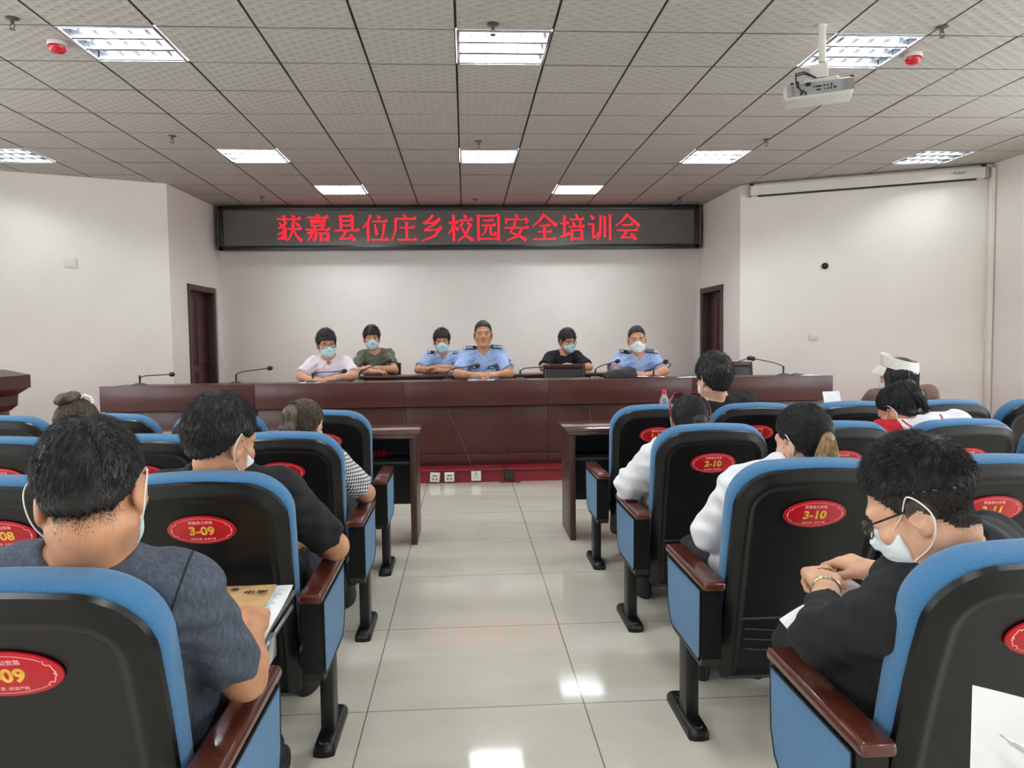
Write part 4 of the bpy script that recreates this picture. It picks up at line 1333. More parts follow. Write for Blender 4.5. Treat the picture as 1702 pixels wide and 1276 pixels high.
def strands(F, hd, n, flow, length, r, seed, reg=None, nseg=4, lift=.25, mesh=None, jitter=.25, mat_i=0, drop=0.0, lf=None):
    """thin tapered strands rooted on a hair surface"""
    rg = np.random.default_rng(seed)
    V, Fc = mesh
    tri = V[Fc].mean(1)
    a, b, c = V[Fc[:, 0]], V[Fc[:, 1]], V[Fc[:, 2]]
    area = np.linalg.norm(np.cross(b - a, c - a), axis=1)
    if reg is not None: area = area * reg(hd.loc(tri))
    p = rg.choice(len(tri), n, p=area / area.sum())
    P = tri[p] + rg.normal(0, .0015, (n, 3))
    N = F.grad(P)
    L = length * rg.uniform(.6, 1.15, n)
    if lf is not None: L = L * lf(hd.loc(P))
    T = flow(hd.loc(P)) @ hd.M.T
    T = T + rg.normal(0, jitter, T.shape)
    T = T - N * (T * N).sum(1, keepdims=True)
    T /= np.linalg.norm(T, axis=1, keepdims=True) + 1e-9
    pts = [P - N * .002]
    for k in range(1, nseg + 1):
        d = T + N * lift * (1 - .5 * k / nseg)
        d[:, 2] -= drop * k / nseg
        d /= np.linalg.norm(d, axis=1, keepdims=True)
        pts.append(pts[-1] + d * (L / nseg)[:, None])
        if lift < .15:                                             # keep lying on the surface
            for _ in range(1):
                dd = F.at(pts[-1]); g = F.grad(pts[-1]); pts[-1] = pts[-1] - g * (dd - .0012)[:, None] * (dd < .02)[:, None]
                T = pts[-1] - pts[-2]; T /= np.linalg.norm(T, axis=1, keepdims=True) + 1e-9
    S = N; Q = np.cross(T, N); Q /= np.linalg.norm(Q, axis=1, keepdims=True) + 1e-9
    vs = []
    for k, q in enumerate(pts):
        rr = r * (1 - .85 * (k / nseg) ** 1.5)
        for a_ in range(3):
            an = 2 * math.pi * a_ / 3
            vs.append(q + (S * math.cos(an) + Q * math.sin(an)) * rr)
    vs = np.stack(vs, 1)                                           # n, (nseg+1)*3, 3
    m = (nseg + 1) * 3
    fs = []
    for k in range(nseg):
        for a_ in range(3):
            fs.append([k * 3 + a_, k * 3 + (a_ + 1) % 3, (k + 1) * 3 + (a_ + 1) % 3, (k + 1) * 3 + a_])
    fs = np.array(fs)
    Fs = (np.arange(n) * m)[:, None, None] + fs[None]
    return vs.reshape(-1, 3), Fs.reshape(-1, 4)
def join(parts):
    Vs, Fs, Ms = [], [], []; o = 0
    for V, F, m in parts:
        Vs.append(V); Fs.append(F + o); Ms.append(np.full(len(F), m)); o += len(V)
    return np.concatenate(Vs), np.concatenate(Fs), np.concatenate(Ms)

# ------------------------------------------------------------------ hands
def unit(v): v = np.array(v, float); return v / (np.linalg.norm(v) + 1e-9)
def hand(F, wrist, d, nrm, thumb, curl=(25, 35, 25), sc=1.0, spread=.06, thumb_dir=None):
    """d fingers, nrm back of the hand, thumb +1/-1: side along cross(d, nrm)"""
    d = unit(d); nrm = unit(np.array(nrm) - d * np.dot(nrm, d)); l = np.cross(d, nrm) * thumb      # towards the thumb
    w = np.array(wrist, float)
    B = np.stack([l, d, nrm], 1)
    F.cone(w - d * .01, w + d * .03, .024 * sc, .026 * sc, .02)
    F.rbox(w + d * .050 * sc, np.array((.040, .046, .0145)) * sc, .013 * sc, B, .014)
    roots = [(.0295, .090), (.0100, .095), (-.0100, .091), (-.0290, .082)]
    lens = [(.042, .026, .021), (.046, .029, .022), (.043, .027, .021), (.034, .021, .019)]
    for i in range(4):
        p = w + (l * roots[i][0] + d * roots[i][1]) * sc
        dd = unit(d + l * spread * (1.5 - i) * .67)
        ang = 0.0
        r0 = (.0092, .0094, .0090, .0080)[i] * sc
        for jn in range(3):
            ang += math.radians(curl[jn] * (1 + .08 * (i - 1)))
            v = dd * math.cos(ang) - nrm * math.sin(ang)
            q = p + v * lens[i][jn] * sc
            F.cone(p, q, r0 * (1 - .07 * jn), r0 * (1 - .07 * (jn + 1)), .006)
            p = q
    td = unit(l * .62 + d * .72 - nrm * .32) if thumb_dir is None else unit(thumb_dir)
    p = w + (l * .026 + d * .022 - nrm * .004) * sc
    q = p + td * .046 * sc; F.cone(p, q, .0135 * sc, .0105 * sc, .010)
    td2 = unit(td * .8 + d * .45 - nrm * .15 - l * .1); F.cone(q, q + td2 * .033 * sc, .0105 * sc, .0085 * sc, .005)

# ------------------------------------------------------------------ a whole seated person
def person(name, label, origin, rz, hip, neck, headc, yaw=0, pitch=0, roll=0, hs=1.0, fem=False, sw=.165, bw=1.0,
           elbL=None, elbR=None, wrL=None, wrR=None, handL=None, handR=None, skin_i=0, shirt=None, sleeve=.72, shirt_puff=.012,
           pants=None, kneeL=None, kneeR=None, footz=0.0, vox=.006, hair=None, mask=None, glasses=False, neckline='crew', wr_amp=.0035,
           open_mouth=False, stub=None, seed=1, collar=None, extra=None, lat=(1, 0, 0), trap=.0, sh_drop=.055, group=None, sl_flare=.012, cuff=1.0, ank=None, sole=None):
    """all coordinates in world space; converted to the person's own frame (origin at the floor, facing +y)"""
    org = np.array(origin, float)
    ca, sa = math.cos(-rz), math.sin(-rz)
    Rl = np.array(((ca, -sa, 0), (sa, ca, 0), (0, 0, 1)))
    Lc = lambda p: Rl @ (np.array(p, float) - org)
    Ld = lambda v: Rl @ np.array(v, float)
    hip, neck = Lc(hip), Lc(neck)
    hd = Head(Lc(headc), yaw, pitch, roll, hs, fem)
    u = unit(neck - hip); l = unit(lat); l = unit(l - u * (l @ u)); f = np.cross(u, l)
    T = np.stack([l, f, u], 1)
    ln = np.linalg.norm(neck - hip)
    if rz != 0: pass
    shL = neck - u * sh_drop - l * sw; shR = neck - u * sh_drop + l * sw
    eL, eR, wL, wR = Lc(elbL), Lc(elbR), Lc(wrL), Lc(wrR)
    along = lambda t: hip + (neck - hip) * t
    g = .9 if fem else 1.0
    def torso(F, e=0.0, low=True):
        if low:
            F.ell(hip + u * .02 + f * .0, np.array((.168 * bw, .125 * bw, .115)) + e, T, .06)
            F.ell(along(.32) + f * .005, np.array((.148 * bw * g, .115 * bw, .18)) + e, T, .06)
        F.ell(along(.64) - f * .005, np.array((.158 * bw * g, .116 * bw, .20)) + e, T, .06)
        F.ell(along(.84) - f * .01, np.array((.150 * bw * g, .092, .10)) + e, T, .05)
        if fem:
            for q in (-1, 1): F.ell(along(.66) + l * q * .07 + f * .085, np.array((.055, .055, .055)) + e, T, .04)
        for s_ in (shL, shR):
            F.cone(neck - u * .015 - f * .012 + (s_ - neck) * .25 + u * trap, s_, .044 * g + e, .050 * g + e, .05)
    def arm_u(F, sh, el, e0=0.0, e1=0.0, t=1.0, flat=False, k=.04):
        b = sh + (el - sh) * t
        r1 = (.050 + (.043 - .050) * t) * g
        F.cone(sh, b, .054 * g + e0, r1 + e1, k, flat=flat)
    # body: one continuous surface
    B = Field()
    torso(B)
    B.cone(neck - u * .03, hd.w((0, -.022, -.055)), .056 * g * (.93 if fem else 1) * min(1.08, hs), .052 * g * min(1.08, hs), .03)
    hd.build(B, open_mouth)
    for sh, el, wr in ((shL, eL, wL), (shR, eR, wR)):
        arm_u(B, sh, el)
        mid = el + (wr - el) * .25
        B.cone(el, mid, .042 * g, .044 * g, .02); B.cone(mid, wr, .044 * g, .0265 * g, .02)
    for wr, h, th in ((wL, handL, 1), (wR, handR, -1)):
        h = dict(h or {})
        d = Ld(h.pop('d', (0, 1, 0))); nn = Ld(h.pop('n', (0, 0, 1))); th = h.pop('thumb', th)
        if 'thumb_dir' in h: h['thumb_dir'] = Ld(h['thumb_dir'])
        hand(B, wr, d, nn, th, sc=.93 if fem else 1.0, **h)
    hj = [hip - l * .09, hip + l * .09]
    kn = [Lc(kneeL), Lc(kneeR)]
    an = []
    for i in (0, 1):
        a_ = kn[i] + np.array((0, -.02, 0)); a_[2] = footz - org[2] + .10
        if ank: a_[:2] = Lc((*ank[i], 0))[:2]
        an.append(a_)
        B.cone(hj[i], kn[i], .082 * bw * g, .058 * g, .05)
        B.cone(kn[i], kn[i] + (a_ - kn[i]) * .3, .056 * g, .054 * g, .03); B.cone(kn[i] + (a_ - kn[i]) * .3, a_, .054 * g, .036 * g, .03)
        B.cone(a_ + np.array((0, -.02, -.055)), a_ + np.array((0, .14, -.07)), .036, .026, .03)
    V, Fc = B.mesh(vox)
    mi = hd.face_mats(V, Fc, stub=stub)
    root = np_obj(name, V, Fc, [SK[skin_i], M_lip, M_eye, M_eyew, M_brow, M_stub, M_stub2], mi=mi)
    root.location = org; root.rotation_euler = (0, 0, rz)
    tag(root, label, 'person', group)
    # shirt
    ph = seed * 1.7
    def wrinkle(amp):
        def f_(x, y, z, D):
            w_ = np.sin(x * 46 + y * 31 + z * 58 + ph) * np.sin(x * 21 - z * 37 + y * 27 + ph * 2) + .6 * np.sin(z * 95 + x * 60 + 2.2 * np.sin(y * 22 + ph))
            return D - amp * w_
        return f_
    e = shirt_puff
    S_ = Field()
    torso(S_, e)
    for sh, el, wr in ((shL, eL, wL), (shR, eR, wR)):
        if sleeve <= 1.0:
            arm_u(S_, sh, el, e * .8, e + sl_flare, sleeve, True)
        else:
            arm_u(S_, sh, el, e, e + .004)
            t = min(1.0, sleeve - 1.0)
            S_.cone(el, el + (wr - el) * t, .046 * g + e, .044 * g * (1 - t) + .030 * t + e * cuff, .03, flat=True)
    nb, nd = neck + u * .01, unit(hd.w((0, -.022, -.055)) - neck)
    rr = .062 * g * min(1.08, hs)
    S_.cone(nb - nd * .0 + f * .012, nb + nd * .16 + f * .03, rr, rr * 1.5, .012, 's')
    if neckline == 'v':
        S_.cone(nb + f * .05, along(.90) + f * .12, .030, .010, .012, 's')
    elif neckline == 'crew':
        S_.ell(nb + f * .055 + u * .0, (.05, .04, .035), T, .015, 's')
    S_.post.append(wrinkle(wr_amp))
    Vs, Fs = S_.mesh(vox)
    so = np_obj('shirt', Vs, Fs, shirt, root)
    # trousers and shoes
    Pn = Field()
    Pn.ell(hip + u * .0, np.array((.168 * bw, .125 * bw, .105)) + .008, T, .06)
    for i in (0, 1):
        Pn.cone(hj[i], kn[i], .082 * bw * g + .012, .058 * g + .012, .05)
        Pn.cone(kn[i], an[i] + np.array((0, 0, .0)), .056 * g + .014, .036 + .022, .03, flat=True)
    Pn.post.append(wrinkle(.003))
    Vp, Fp = Pn.mesh(max(vox, .007))
    np_obj('trousers', Vp, Fp, pants, root)
    for i in (0, 1):
        sh_ = MB()
        c_ = an[i]
        def so_(hw, y0, y1, z):
            return [(c_[0] + hw * math.cos(a) * (1 if math.sin(a) < 0 else .95), c_[1] + (y0 + y1) / 2 + (y1 - y0) / 2 * math.sin(a), z) for a in [2 * math.pi * k / 20 for k in range(20)]]
        b0 = c_[2] - .10
        sh_.mi = 1; sh_.loft([so_(.046, -.075, .20, b0), so_(.048, -.078, .203, b0 + .022)])
        sh_.mi = 0; sh_.loft([so_(.047, -.076, .20, b0 + .020), so_(.047, -.076, .195, b0 + .045), so_(.042, -.072, .15, b0 + .075), so_(.040, -.07, .05, b0 + .11)])
        sh_.build('shoe', [M_shoe, sole or M_sole], root, ang=50)
    P = dict(root=root, hd=hd, body=B, shirt=S_, so=so, Lc=Lc, Ld=Ld, T=T, neck=neck, hip=hip, u=u, l=l, f=f, along=along, shL=shL, shR=shR, eL=eL, eR=eR, wL=wL, wR=wR, vox=vox, e=e, VF=(V, Fc))
    if hair: hair(P)
    if mask: make_mask(P, *(mask if isinstance(mask, tuple) else (mask,)))
    if glasses: make_glasses(P)
    if extra: extra(P)
    return P

def make_mask(P, m, loops=True):
    hd = P['hd']; F = Field()
    hd.ell(F, (0, .030, -.050), (.073, .078, .064), .02)
    hd.cone(F, (0, .088, -.006), (0, .112, -.030), .010, .013, .03)
    hd.ell(F, (0, .078, -.090), (.030, .026, .026), .03)
    def cut(x, y, z, D):
        X, Y, Z = hd.locxyz(x, y, z)
        D = D - .0012 * np.sin(Z * 420) * (np.abs(X) < .06)
        top = .000 + .014 * np.clip(1 - np.abs(X) / .03, 0, 1) - .012 * np.clip(np.abs(X) / .06, 0, 1)
        return np.maximum.reduce([D, (Z - top) * hd.s, (-.118 - Z) * hd.s, (.043 + .2 * np.clip(-.06 - Z, 0, 1) - Y) * hd.s, (np.abs(X) - .068) * hd.s])
    F.post.append(cut)
    V, Fc = F.mesh(min(P['vox'], .005))
    o = np_obj('face_mask', V, Fc, m, P['root'])
    if loops:
        for q in (-1, 1):
            pts = [(q * .064, .050, -.012), (q * .072, .020, .006), (q * .079, .002, .026), (q * .0905, -.014, .036), (q * .0955, -.030, .018), (q * .0925, -.036, -.010), (q * .086, -.022, -.040), (q * .074, .004, -.062), (q * .062, .046, -.078)]
            MB().tube([hd.w(p) for p in spline(pts)], .0014 * hd.s, 6).build('ear_loop', M_loop, o)
M_frame = mat('glasses_frame', (22, 20, 20), 0.3, var=0.05)
M_lens = mat('glasses_lens', (235, 240, 240), 0.02, alpha=0.12)
def make_glasses(P, thick=.0020, rim=M_frame):
    hd = P['hd']; g = MB()
    for q in (-1, 1):
        rim_pts = [(q * (.032 + .0235 * math.cos(a) * (1 - .12 * math.sin(a))), .1055 - .008 * ((.0235 * math.cos(a) + .01) / .034) ** 2, .001 + .0175 * math.sin(a)) for a in [2 * math.pi * k / 20 for k in range(20)]]
        g.tube([hd.w(p) for p in rim_pts], thick * hd.s, 6, closed=True)
        g.tube([hd.w(p) for p in ((q * .056, .101, .008), (q * .068, .085, .012), (q * .0785, .02, .012), (q * .0815, -.012, .012), (q * .080, -.034, -.006))], thick * hd.s, 6)
    g.tube([hd.w(p) for p in ((-.0085, .107, .006), (0, .1115, .008), (.0085, .107, .006))], thick * hd.s, 6)
    o = g.build('glasses', rim, P['root'])
    ln = MB()
    for q in (-1, 1):
        ln.add([hd.w((q * (.032 + .0225 * math.cos(a)), .1045, .001 + .0165 * math.sin(a))) for a in [2 * math.pi * k / 20 for k in range(20)]], [list(range(20))])
    ln.build('lens', M_lens, o)

# ------------------------------------------------------------------ hair styles
def flow_down(q):                                                  # away from the crown, then down
    d = q - np.array((0.012, -.06, .125)); d[:, 2] -= .04
    return d / (np.linalg.norm(d, axis=1, keepdims=True) + 1e-9)
def flow_fwd(q):
    d = q - np.array((0.0, -.07, .118)); d[:, 1] += .03
    return d / (np.linalg.norm(d, axis=1, keepdims=True) + 1e-9)
def fade(P, n, length, r, weight, seed, m):
    hd = P['hd']; V, Fc = P['VF']
    v, f = strands(P['body'], hd, n, flow_down, length, r, seed, mesh=(V, Fc), lift=.12, jitter=.25, reg=weight, nseg=3)
    return v, f, 0
def hair_short(th=.013, top=.01, tab=ZT, n=0, length=.022, seed=1, m=None, amp=.002, side=0.0, back=0.0, lift=.55, r=.0007, jit=.35, flow=None, reg=None, drop=.0, fd=None, soft=.006):
    def h(P):
        hd = P['hd']; F = Field()
        hair_cap(F, hd, th, top, tab, amp, seed=seed, side=side, back=back, soft=soft)
        V, Fc = F.mesh(min(P['vox'], .005))
        parts = [(V, Fc, 0)]
        if n:
            v2, f2 = strands(F, hd, n, flow or flow_down, length, r, seed, mesh=(V, Fc), lift=lift, jitter=jit, reg=reg, drop=drop,
                             lf=lambda q: np.clip((q[:, 2] - zline(q[:, 0], q[:, 1], tab)) / .05, .25, 1))
            parts.append((v2, f2, 0))
        if fd: parts.append(fade(P, *fd[:3], fd[3], seed + 1, m))
        V, Fc, mi = join(parts)
        np_obj('hair', V, Fc, [m or M_hairb], P['root'], mi)
    return h
def hair_tied(anchor, tailpts, tailr, m=M_hairb, m_tail=None, n=1500, nt=260, seed=2, th=.010, bun=None, tie=True, tab=None):
    """hair drawn back to an anchor with a ponytail or a bun (head coordinates)"""
    tab = tab or [(0, .078), (35, .070), (58, .045), (76, .020), (95, .0), (118, -.028), (140, -.058), (180, -.066)]
    A = np.array(anchor)
    def h(P):
        hd = P['hd']; F = Field()
        hair_cap(F, hd, th, .004, tab, .0012, seed=seed)
        hd.ell(F, A * .94, (.024, .024, .024), .03)
        V, Fc = F.mesh(.005)
        def fl(q):
            d = A - q; return d / (np.linalg.norm(d, axis=1, keepdims=True) + 1e-9)
        parts = [(V, Fc, 0)]
        if n:
            v2, f2 = strands(F, hd, n, fl, .06, .0011, seed, mesh=(V, Fc), lift=.02, jitter=.05, nseg=6, reg=lambda q: (q[:, 2] > zline(q[:, 0], q[:, 1], tab) + .014)); parts.append((v2, f2, 0))
        rg = np.random.default_rng(seed)
        if tailpts is not None:
            tp_ = np.array(tailpts, float)
            # body of the tail
            TF = Field()
            for i in range(len(tp_) - 1): hd.cone(TF, tp_[i], tp_[i + 1], tailr[i] * .86, tailr[i + 1] * .86, .02)
            v3, f3 = TF.mesh(.005); parts.append((v3, f3, 1))
            # strands
            ts = np.linspace(0, 1, 9); seg = np.linspace(0, 1, len(tp_))
            cl = np.stack([np.interp(ts, seg, tp_[:, i]) for i in range(3)], 1); rr = np.interp(ts, seg, tailr)
            mb = MB()
            for k in range(nt):
                a_ = rg.uniform(0, 2 * math.pi); q_ = .80 + .25 * rg.random()
                o1 = np.array((math.cos(a_), math.sin(a_), 0)); e_ = rg.uniform(.75, 1.08); kk = max(4, int(9 * e_))
                pts = []
                for i in range(min(9, kk)):
                    t_ = cl[min(8, i + 1)] - cl[max(0, i - 1)]; t_ /= np.linalg.norm(t_) + 1e-9
                    ox = np.cross(t_, (0, 1, 0)); ox /= np.linalg.norm(ox) + 1e-9; oy = np.cross(t_, ox)
                    pts.append(hd.w(cl[i] + (ox * o1[0] + oy * o1[1]) * rr[i] * q_ * (1 + .04 * math.sin(i * 1.7 + a_ * 3))))
                mb.tube(pts, [.0016] * (len(pts) - 1) + [.0004], 4)
            parts.append((np.array(mb.v), np.array([f_ if len(f_) == 4 else f_ + [f_[-1]] for f_ in mb.f]), 1))
        if bun:
            BF = Field()
            for c_, r_ in bun: hd.ell(BF, c_, r_, .02)
            s_ = seed
            BF.post.append(lambda x, y, z, D: D - .0025 * np.sin(x * 330 + 3 * np.sin(y * 90) + s_) * np.sin(z * 260 + x * 100))
            v3, f3 = BF.mesh(.004); parts.append((v3, f3, 1))
        V, Fc, mi = join(parts)
        o = np_obj('hair', V, Fc, [m, m_tail or m], P['root'], mi)
        if tie:
            rt = MB(); c0 = A * 1.06
            t_ = (np.array(tailpts[1]) - np.array(tailpts[0])) if tailpts is not None else A
            t_ = t_ / np.linalg.norm(t_); ox = np.cross(t_, (1, 0, 0)); ox /= np.linalg.norm(ox); oy = np.cross(t_, ox)
            rt.tube([hd.w(c0 + (ox * math.cos(a_) + oy * math.sin(a_)) * .017) for a_ in [2 * math.pi * k / 16 for k in range(16)]], .004, 8, closed=True)
            rt.build('hair_tie', M_ink, P['root'])
    return h
# ------------------------------------------------------------------ clothes of the cast
C_heather = mat('heather_grey_cloth', (72, 79, 92), 0.95, var=0.16, vscale=150, stretch=(1, 1, .22), bump=0.3, bscale=200)
C_black = mat('black_cloth', (22, 24, 28), 0.92, var=0.1, vscale=30, bump=0.2, bscale=200)
C_navy = mat('navy_cloth', (26, 30, 42), 0.92, var=0.1, vscale=30, bump=0.2, bscale=200)
C_white = mat('white_cloth', (226, 226, 230), 0.9, var=0.02, vscale=20, bump=0.2, bscale=160)
C_pinkw = mat('pale_pink_cloth', (228, 216, 226), 0.9, var=0.02, vscale=20, bump=0.2, bscale=160)
C_police = mat('pale_blue_uniform', (158, 182, 226), 0.88, var=0.03, vscale=24, bump=0.2, bscale=160)
C_green = mat('grey_green_cloth', (96, 100, 84), 0.95, var=0.08, vscale=40, bump=0.2, bscale=160)
C_redc = mat('red_cloth', (186, 22, 44), 0.85, var=0.05)
C_check = checker_mat('black_white_gingham', (26, 28, 34), (232, 232, 232), 0.016)
C_jean = mat('dark_trousers', (30, 32, 40), 0.9, var=0.1, vscale=40)
C_badge = mat('badge_dark', (28, 34, 48), 0.5)
C_badgew = mat('badge_light', (214, 220, 222), 0.5)
C_sheer = mat('sheer_black', (112, 84, 74), 0.8, var=0.1)

def march(F, p, d, n=60):
    p = np.array(p, float); d = unit(d)
    for _ in range(n):
        v = float(F.at(p[None])[0])
        if v < .0008: break
        p = p + d * min(v * .8, .03)
    return p, F.grad(p[None])[0]
def patch(P, name, x, z, w, h, m, lift=.006, th=.004, oval=False, parent=None, label=None, inset=None, pt=None, up=None):
    """flat patch lying on the shirt front; x along the shoulders, z up from the neck"""
    o = P['neck'] + P['l'] * x + P['u'] * z
    p, n = march(P['shirt'], o + P['f'] * .4, -P['f']) if pt is None else pt
    up = P['u'] if up is None else up
    e = unit(np.cross(up, n)); v = np.cross(n, e)
    k = 20 if oval else 4
    mb = MB()
    if oval: c = [(w / 2 * math.cos(2 * math.pi * i / k), h / 2 * math.sin(2 * math.pi * i / k)) for i in range(k)]
    else: c = [(-w / 2, -h / 2), (w / 2, -h / 2), (w / 2, h / 2), (-w / 2, h / 2)]
    a = [p + n * (lift - th) + e * q[0] + v * q[1] for q in c]
    mb.prism(a, n * th)
    ob = mb.build(name, m, parent or P['root'], smooth=False)
    if label: ob['label'] = label
    if inset:
        mb2 = MB(); mb2.prism([p + n * lift + e * q[0] * inset[0] + v * q[1] * inset[1] for q in c], n * .0012)
        mb2.build(name + '_print', C_badgew, ob, smooth=False)
    return ob, p, n, e, v
def make_collar(P, m, w=.017):
    F = Field(); nk, l, f, u = P['neck'], P['l'], P['f'], P['u']
    b = max(1.0, P['hd'].s)
    pts = [(0, -.062, .030), (.048, -.045, .030), (.070, -.004, .022), (.060, .045, .004), (.036, .082, -.022)]
    for q in (-1, 1):
        W = [nk + l * q * x * b + f * y * b + u * z for x, y, z in pts]
        for i in range(len(W) - 1): F.cone(W[i], W[i + 1], w * .8, w * .8, .012)
    V, Fc = F.mesh(min(.005, P['vox']))
    o = np_obj('collar', V, Fc, m, P['root'])
    for q in (-1, 1):
        tri = [(.052, .020, .040), (.012, .088, -.020), (.050, .125, -.078), (.082, .060, -.012)]
        a = []
        for x, y, z in tri:
            p = nk + l * q * x * b + f * y + u * z
            pm, n = march(P['shirt'], p + f * .12 + u * .10, -(f * .77 + u * .64)); a.append(pm + n * .010)
        nn = unit(np.cross(a[1] - a[0], a[3] - a[0]))
        if nn @ f < 0: nn = -nn
        mb = MB().prism([p - nn * .004 for p in a], nn * .010)
        mb.build('collar_leaf', m, P['root'], smooth=False)
    return o
def epaulettes(P, kind):
    for q in (-1, 1):
        sh = P['shR'] if q > 0 else P['shL']
        a = P['neck'] + (sh - P['neck']) * .42; b = P['neck'] + (sh - P['neck']) * 1.22
        dr = -unit(P['f'] * .55 + np.array((0, 0, .83)))
        pa, na_ = march(P['shirt'], a - dr * .25 + P['f'] * .004, dr); pb, nb_ = march(P['shirt'], b - dr * .25 + P['f'] * .004, dr)
        d = unit(pb - pa); n = unit(P['f'] * .62 + np.array((0, 0, .78))); n = unit(n - d * (n @ d)); s = np.cross(d, n)
        pa = pa + n * .010; pb = pb + n * .010
        L = np.linalg.norm(pb - pa)
        c = [(0, -.014), (.018, -.024), (L, -.027), (L, .027), (.018, .024), (0, .014)]
        mb = MB(); mb.prism([pa + d * x + s * y + n * .006 for x, y in c], n * .008)
        ep = mb.build('epaulette', C_badge, P['root'], smooth=False)
        mk = MB()
        if kind == 'stars':
            for t in (.36, .58, .78): mk.lathe([(0, .0), (.010, .0), (.006, .005), (0, .006)], 10, pa + d * L * t + n * .013, Matrix(np.stack([d, s, n], 1).tolist()))
            for y0 in (0,): mk.prism([pa + d * (L - .014) + s * -.024 + n * .0138, pa + d * (L - .006) + s * -.024 + n * .0138, pa + d * (L - .006) + s * .024 + n * .0138, pa + d * (L - .014) + s * .024 + n * .0138], n * .002)
        else:
            for e_ in (0, .02): 
                for y in (-1, 1): mk.prism([pa + d * (L * .68 + e_) + n * .0138, pa + d * (L * .68 + e_ + .011) + n * .0138, pa + d * (L * .68 + e_ + .026) + s * y * .022 + n * .0138, pa + d * (L * .68 + e_ + .015) + s * y * .022 + n * .0138], n * .002)
        mk.build('rank_mark', C_badgew, ep, smooth=False)
def police(kind, arm=True):
    def ex(P):
        make_collar(P, C_police)
        epaulettes(P, kind)
        # buttoned placket and two flap pockets
        patch(P, 'pocket', -.080, -.235, .095, .105, C_police, .005, .005)
        patch(P, 'pocket', .080, -.235, .095, .105, C_police, .005, .005)
        patch(P, 'pocket_flap', -.080, -.195, .10, .034, C_police, .009, .005)
        patch(P, 'pocket_flap', .080, -.195, .10, .034, C_police, .009, .005)
        patch(P, 'chest_badge', .082, -.150, .092, .042, C_badge, .012, .006, True, inset=(.72, .55))
        patch(P, 'name_tag', -.080, -.152, .092, .034, C_badge, .012, .006, False, inset=(.8, .45))
        patch(P, 'placket', .0, -.26, .026, .26, C_police, .006, .005)
        if arm:
            mid = P['shL'] + (P['eL'] - P['shL']) * .42
            out = unit(-P['l'] * .75 + P['f'] * .65)
            pt = march(P['shirt'], mid + out * .25, -out)
            patch(P, 'arm_badge', 0, 0, .058, .068, C_badge, .006, .005, False, pt=pt, up=unit(P['shL'] - P['eL']), inset=(.7, .6))
            mid = P['shL'] + (P['eL'] - P['shL']) * .70
            pt = march(P['shirt'], mid + out * .25, -out)
            patch(P, 'rank_patch', 0, 0, .052, .036, C_badgew, .006, .005, False, pt=pt, up=unit(P['shL'] - P['eL']))
    return ex
def plain_collar(m, placket=True):
    def ex(P):
        make_collar(P, m)
        patch(P, 'placket', .0, -.24, .028, .26, m, .006, .005)
        patch(P, 'pocket', -.085, -.22, .09, .10, m, .005, .005)
    return ex
def ex_p1(P):
    crew_rib(C_heather)(P)
    for sh, el in ((P['shL'], P['eL']), (P['shR'], P['eR'])):
        sd = 1 if (sh - P['neck']) @ P['l'] > 0 else -1
        d = unit(P['l'] * sd * .93 + unit(el - sh) * .36); c = sh - P['l'] * sd * .012 - P['u'] * .02; a = unit(np.cross(d, (0, 1, 0))); b = np.cross(d, a); pts = []
        for t in [2 * math.pi * k / 30 for k in range(30)]:
            o = a * math.cos(t) + b * math.sin(t)
            if float(P['shirt'].at((c + o * .14)[None])[0]) < 0: continue
            p, n = march(P['shirt'], c + o * .14, -o)
            if np.linalg.norm(p - c) > .03: pts.append(p)
        if len(pts) > 6: MB().tube(pts, .0022, 5).build('seam', C_navy, P['root'])
def crew_rib(m):
    def ex(P):
        nk, l, f, u = P['neck'], P['l'], P['f'], P['u']; b = .066 * min(1.08, P['hd'].s)
        pts = [nk + l * math.cos(a) * b + f * (math.sin(a) * b * 1.02 + .014) + u * (.022 - .052 * max(0, math.sin(a)) ** 1.3) for a in [2 * math.pi * k / 28 for k in range(28)]]
        MB().tube(pts, .0075, 8, closed=True).build('collar', m, P['root'])
    return ex

TF = [(0, .050), (18, .044), (34, .050), (50, .036), (66, .010), (73, .004), (80, .032), (97, .032), (106, .006), (118, -.03), (140, -.058), (180, -.068)]      # fringe
TCROP = [(0, .078), (35, .070), (55, .050), (68, .024), (74, .014), (80, .036), (97, .036), (106, .010), (118, -.02), (140, -.05), (180, -.06)]
TUNDER = [(0, .066), (35, .060), (60, .046), (90, .040), (120, .026), (150, .010), (180, -.002)]                             # undercut

# ------------------------------------------------------------------ people on the stage
FLAT = dict(curl=(22, 34, 26))
person('person', 'bare faced policeman in pale blue uniform with starred shoulder boards, seated at middle rostrum table', (.185, 8.22, STZ), math.pi,
       (.185, 8.22, .71), (.185, 8.12, 1.235), (.186, 8.075, 1.398), yaw=0, pitch=2, hs=1.14, sw=.168, sh_drop=.030,
       elbR=(-.085, 7.95, 1.00), elbL=(.450, 7.95, 1.00), wrR=(.075, 7.70, 1.000), wrL=(.295, 7.70, 1.000),
       handR=dict(d=(.75, -.55, .1), n=(-.1, -.35, .9), **FLAT), handL=dict(d=(-.75, -.55, .1), n=(.1, -.35, .9), **FLAT), skin_i=0,
       shirt=C_police, sleeve=.82, shirt_puff=.014, pants=C_navy, kneeL=(.30, 7.78, .64), kneeR=(.07, 7.78, .64), footz=STZ,
       hair=hair_short(.003, .010, TCROP, amp=.001, seed=3, n=1500, length=.012, r=.0011, lift=.5), neckline='v', open_mouth=True, seed=4, extra=police('stars'))
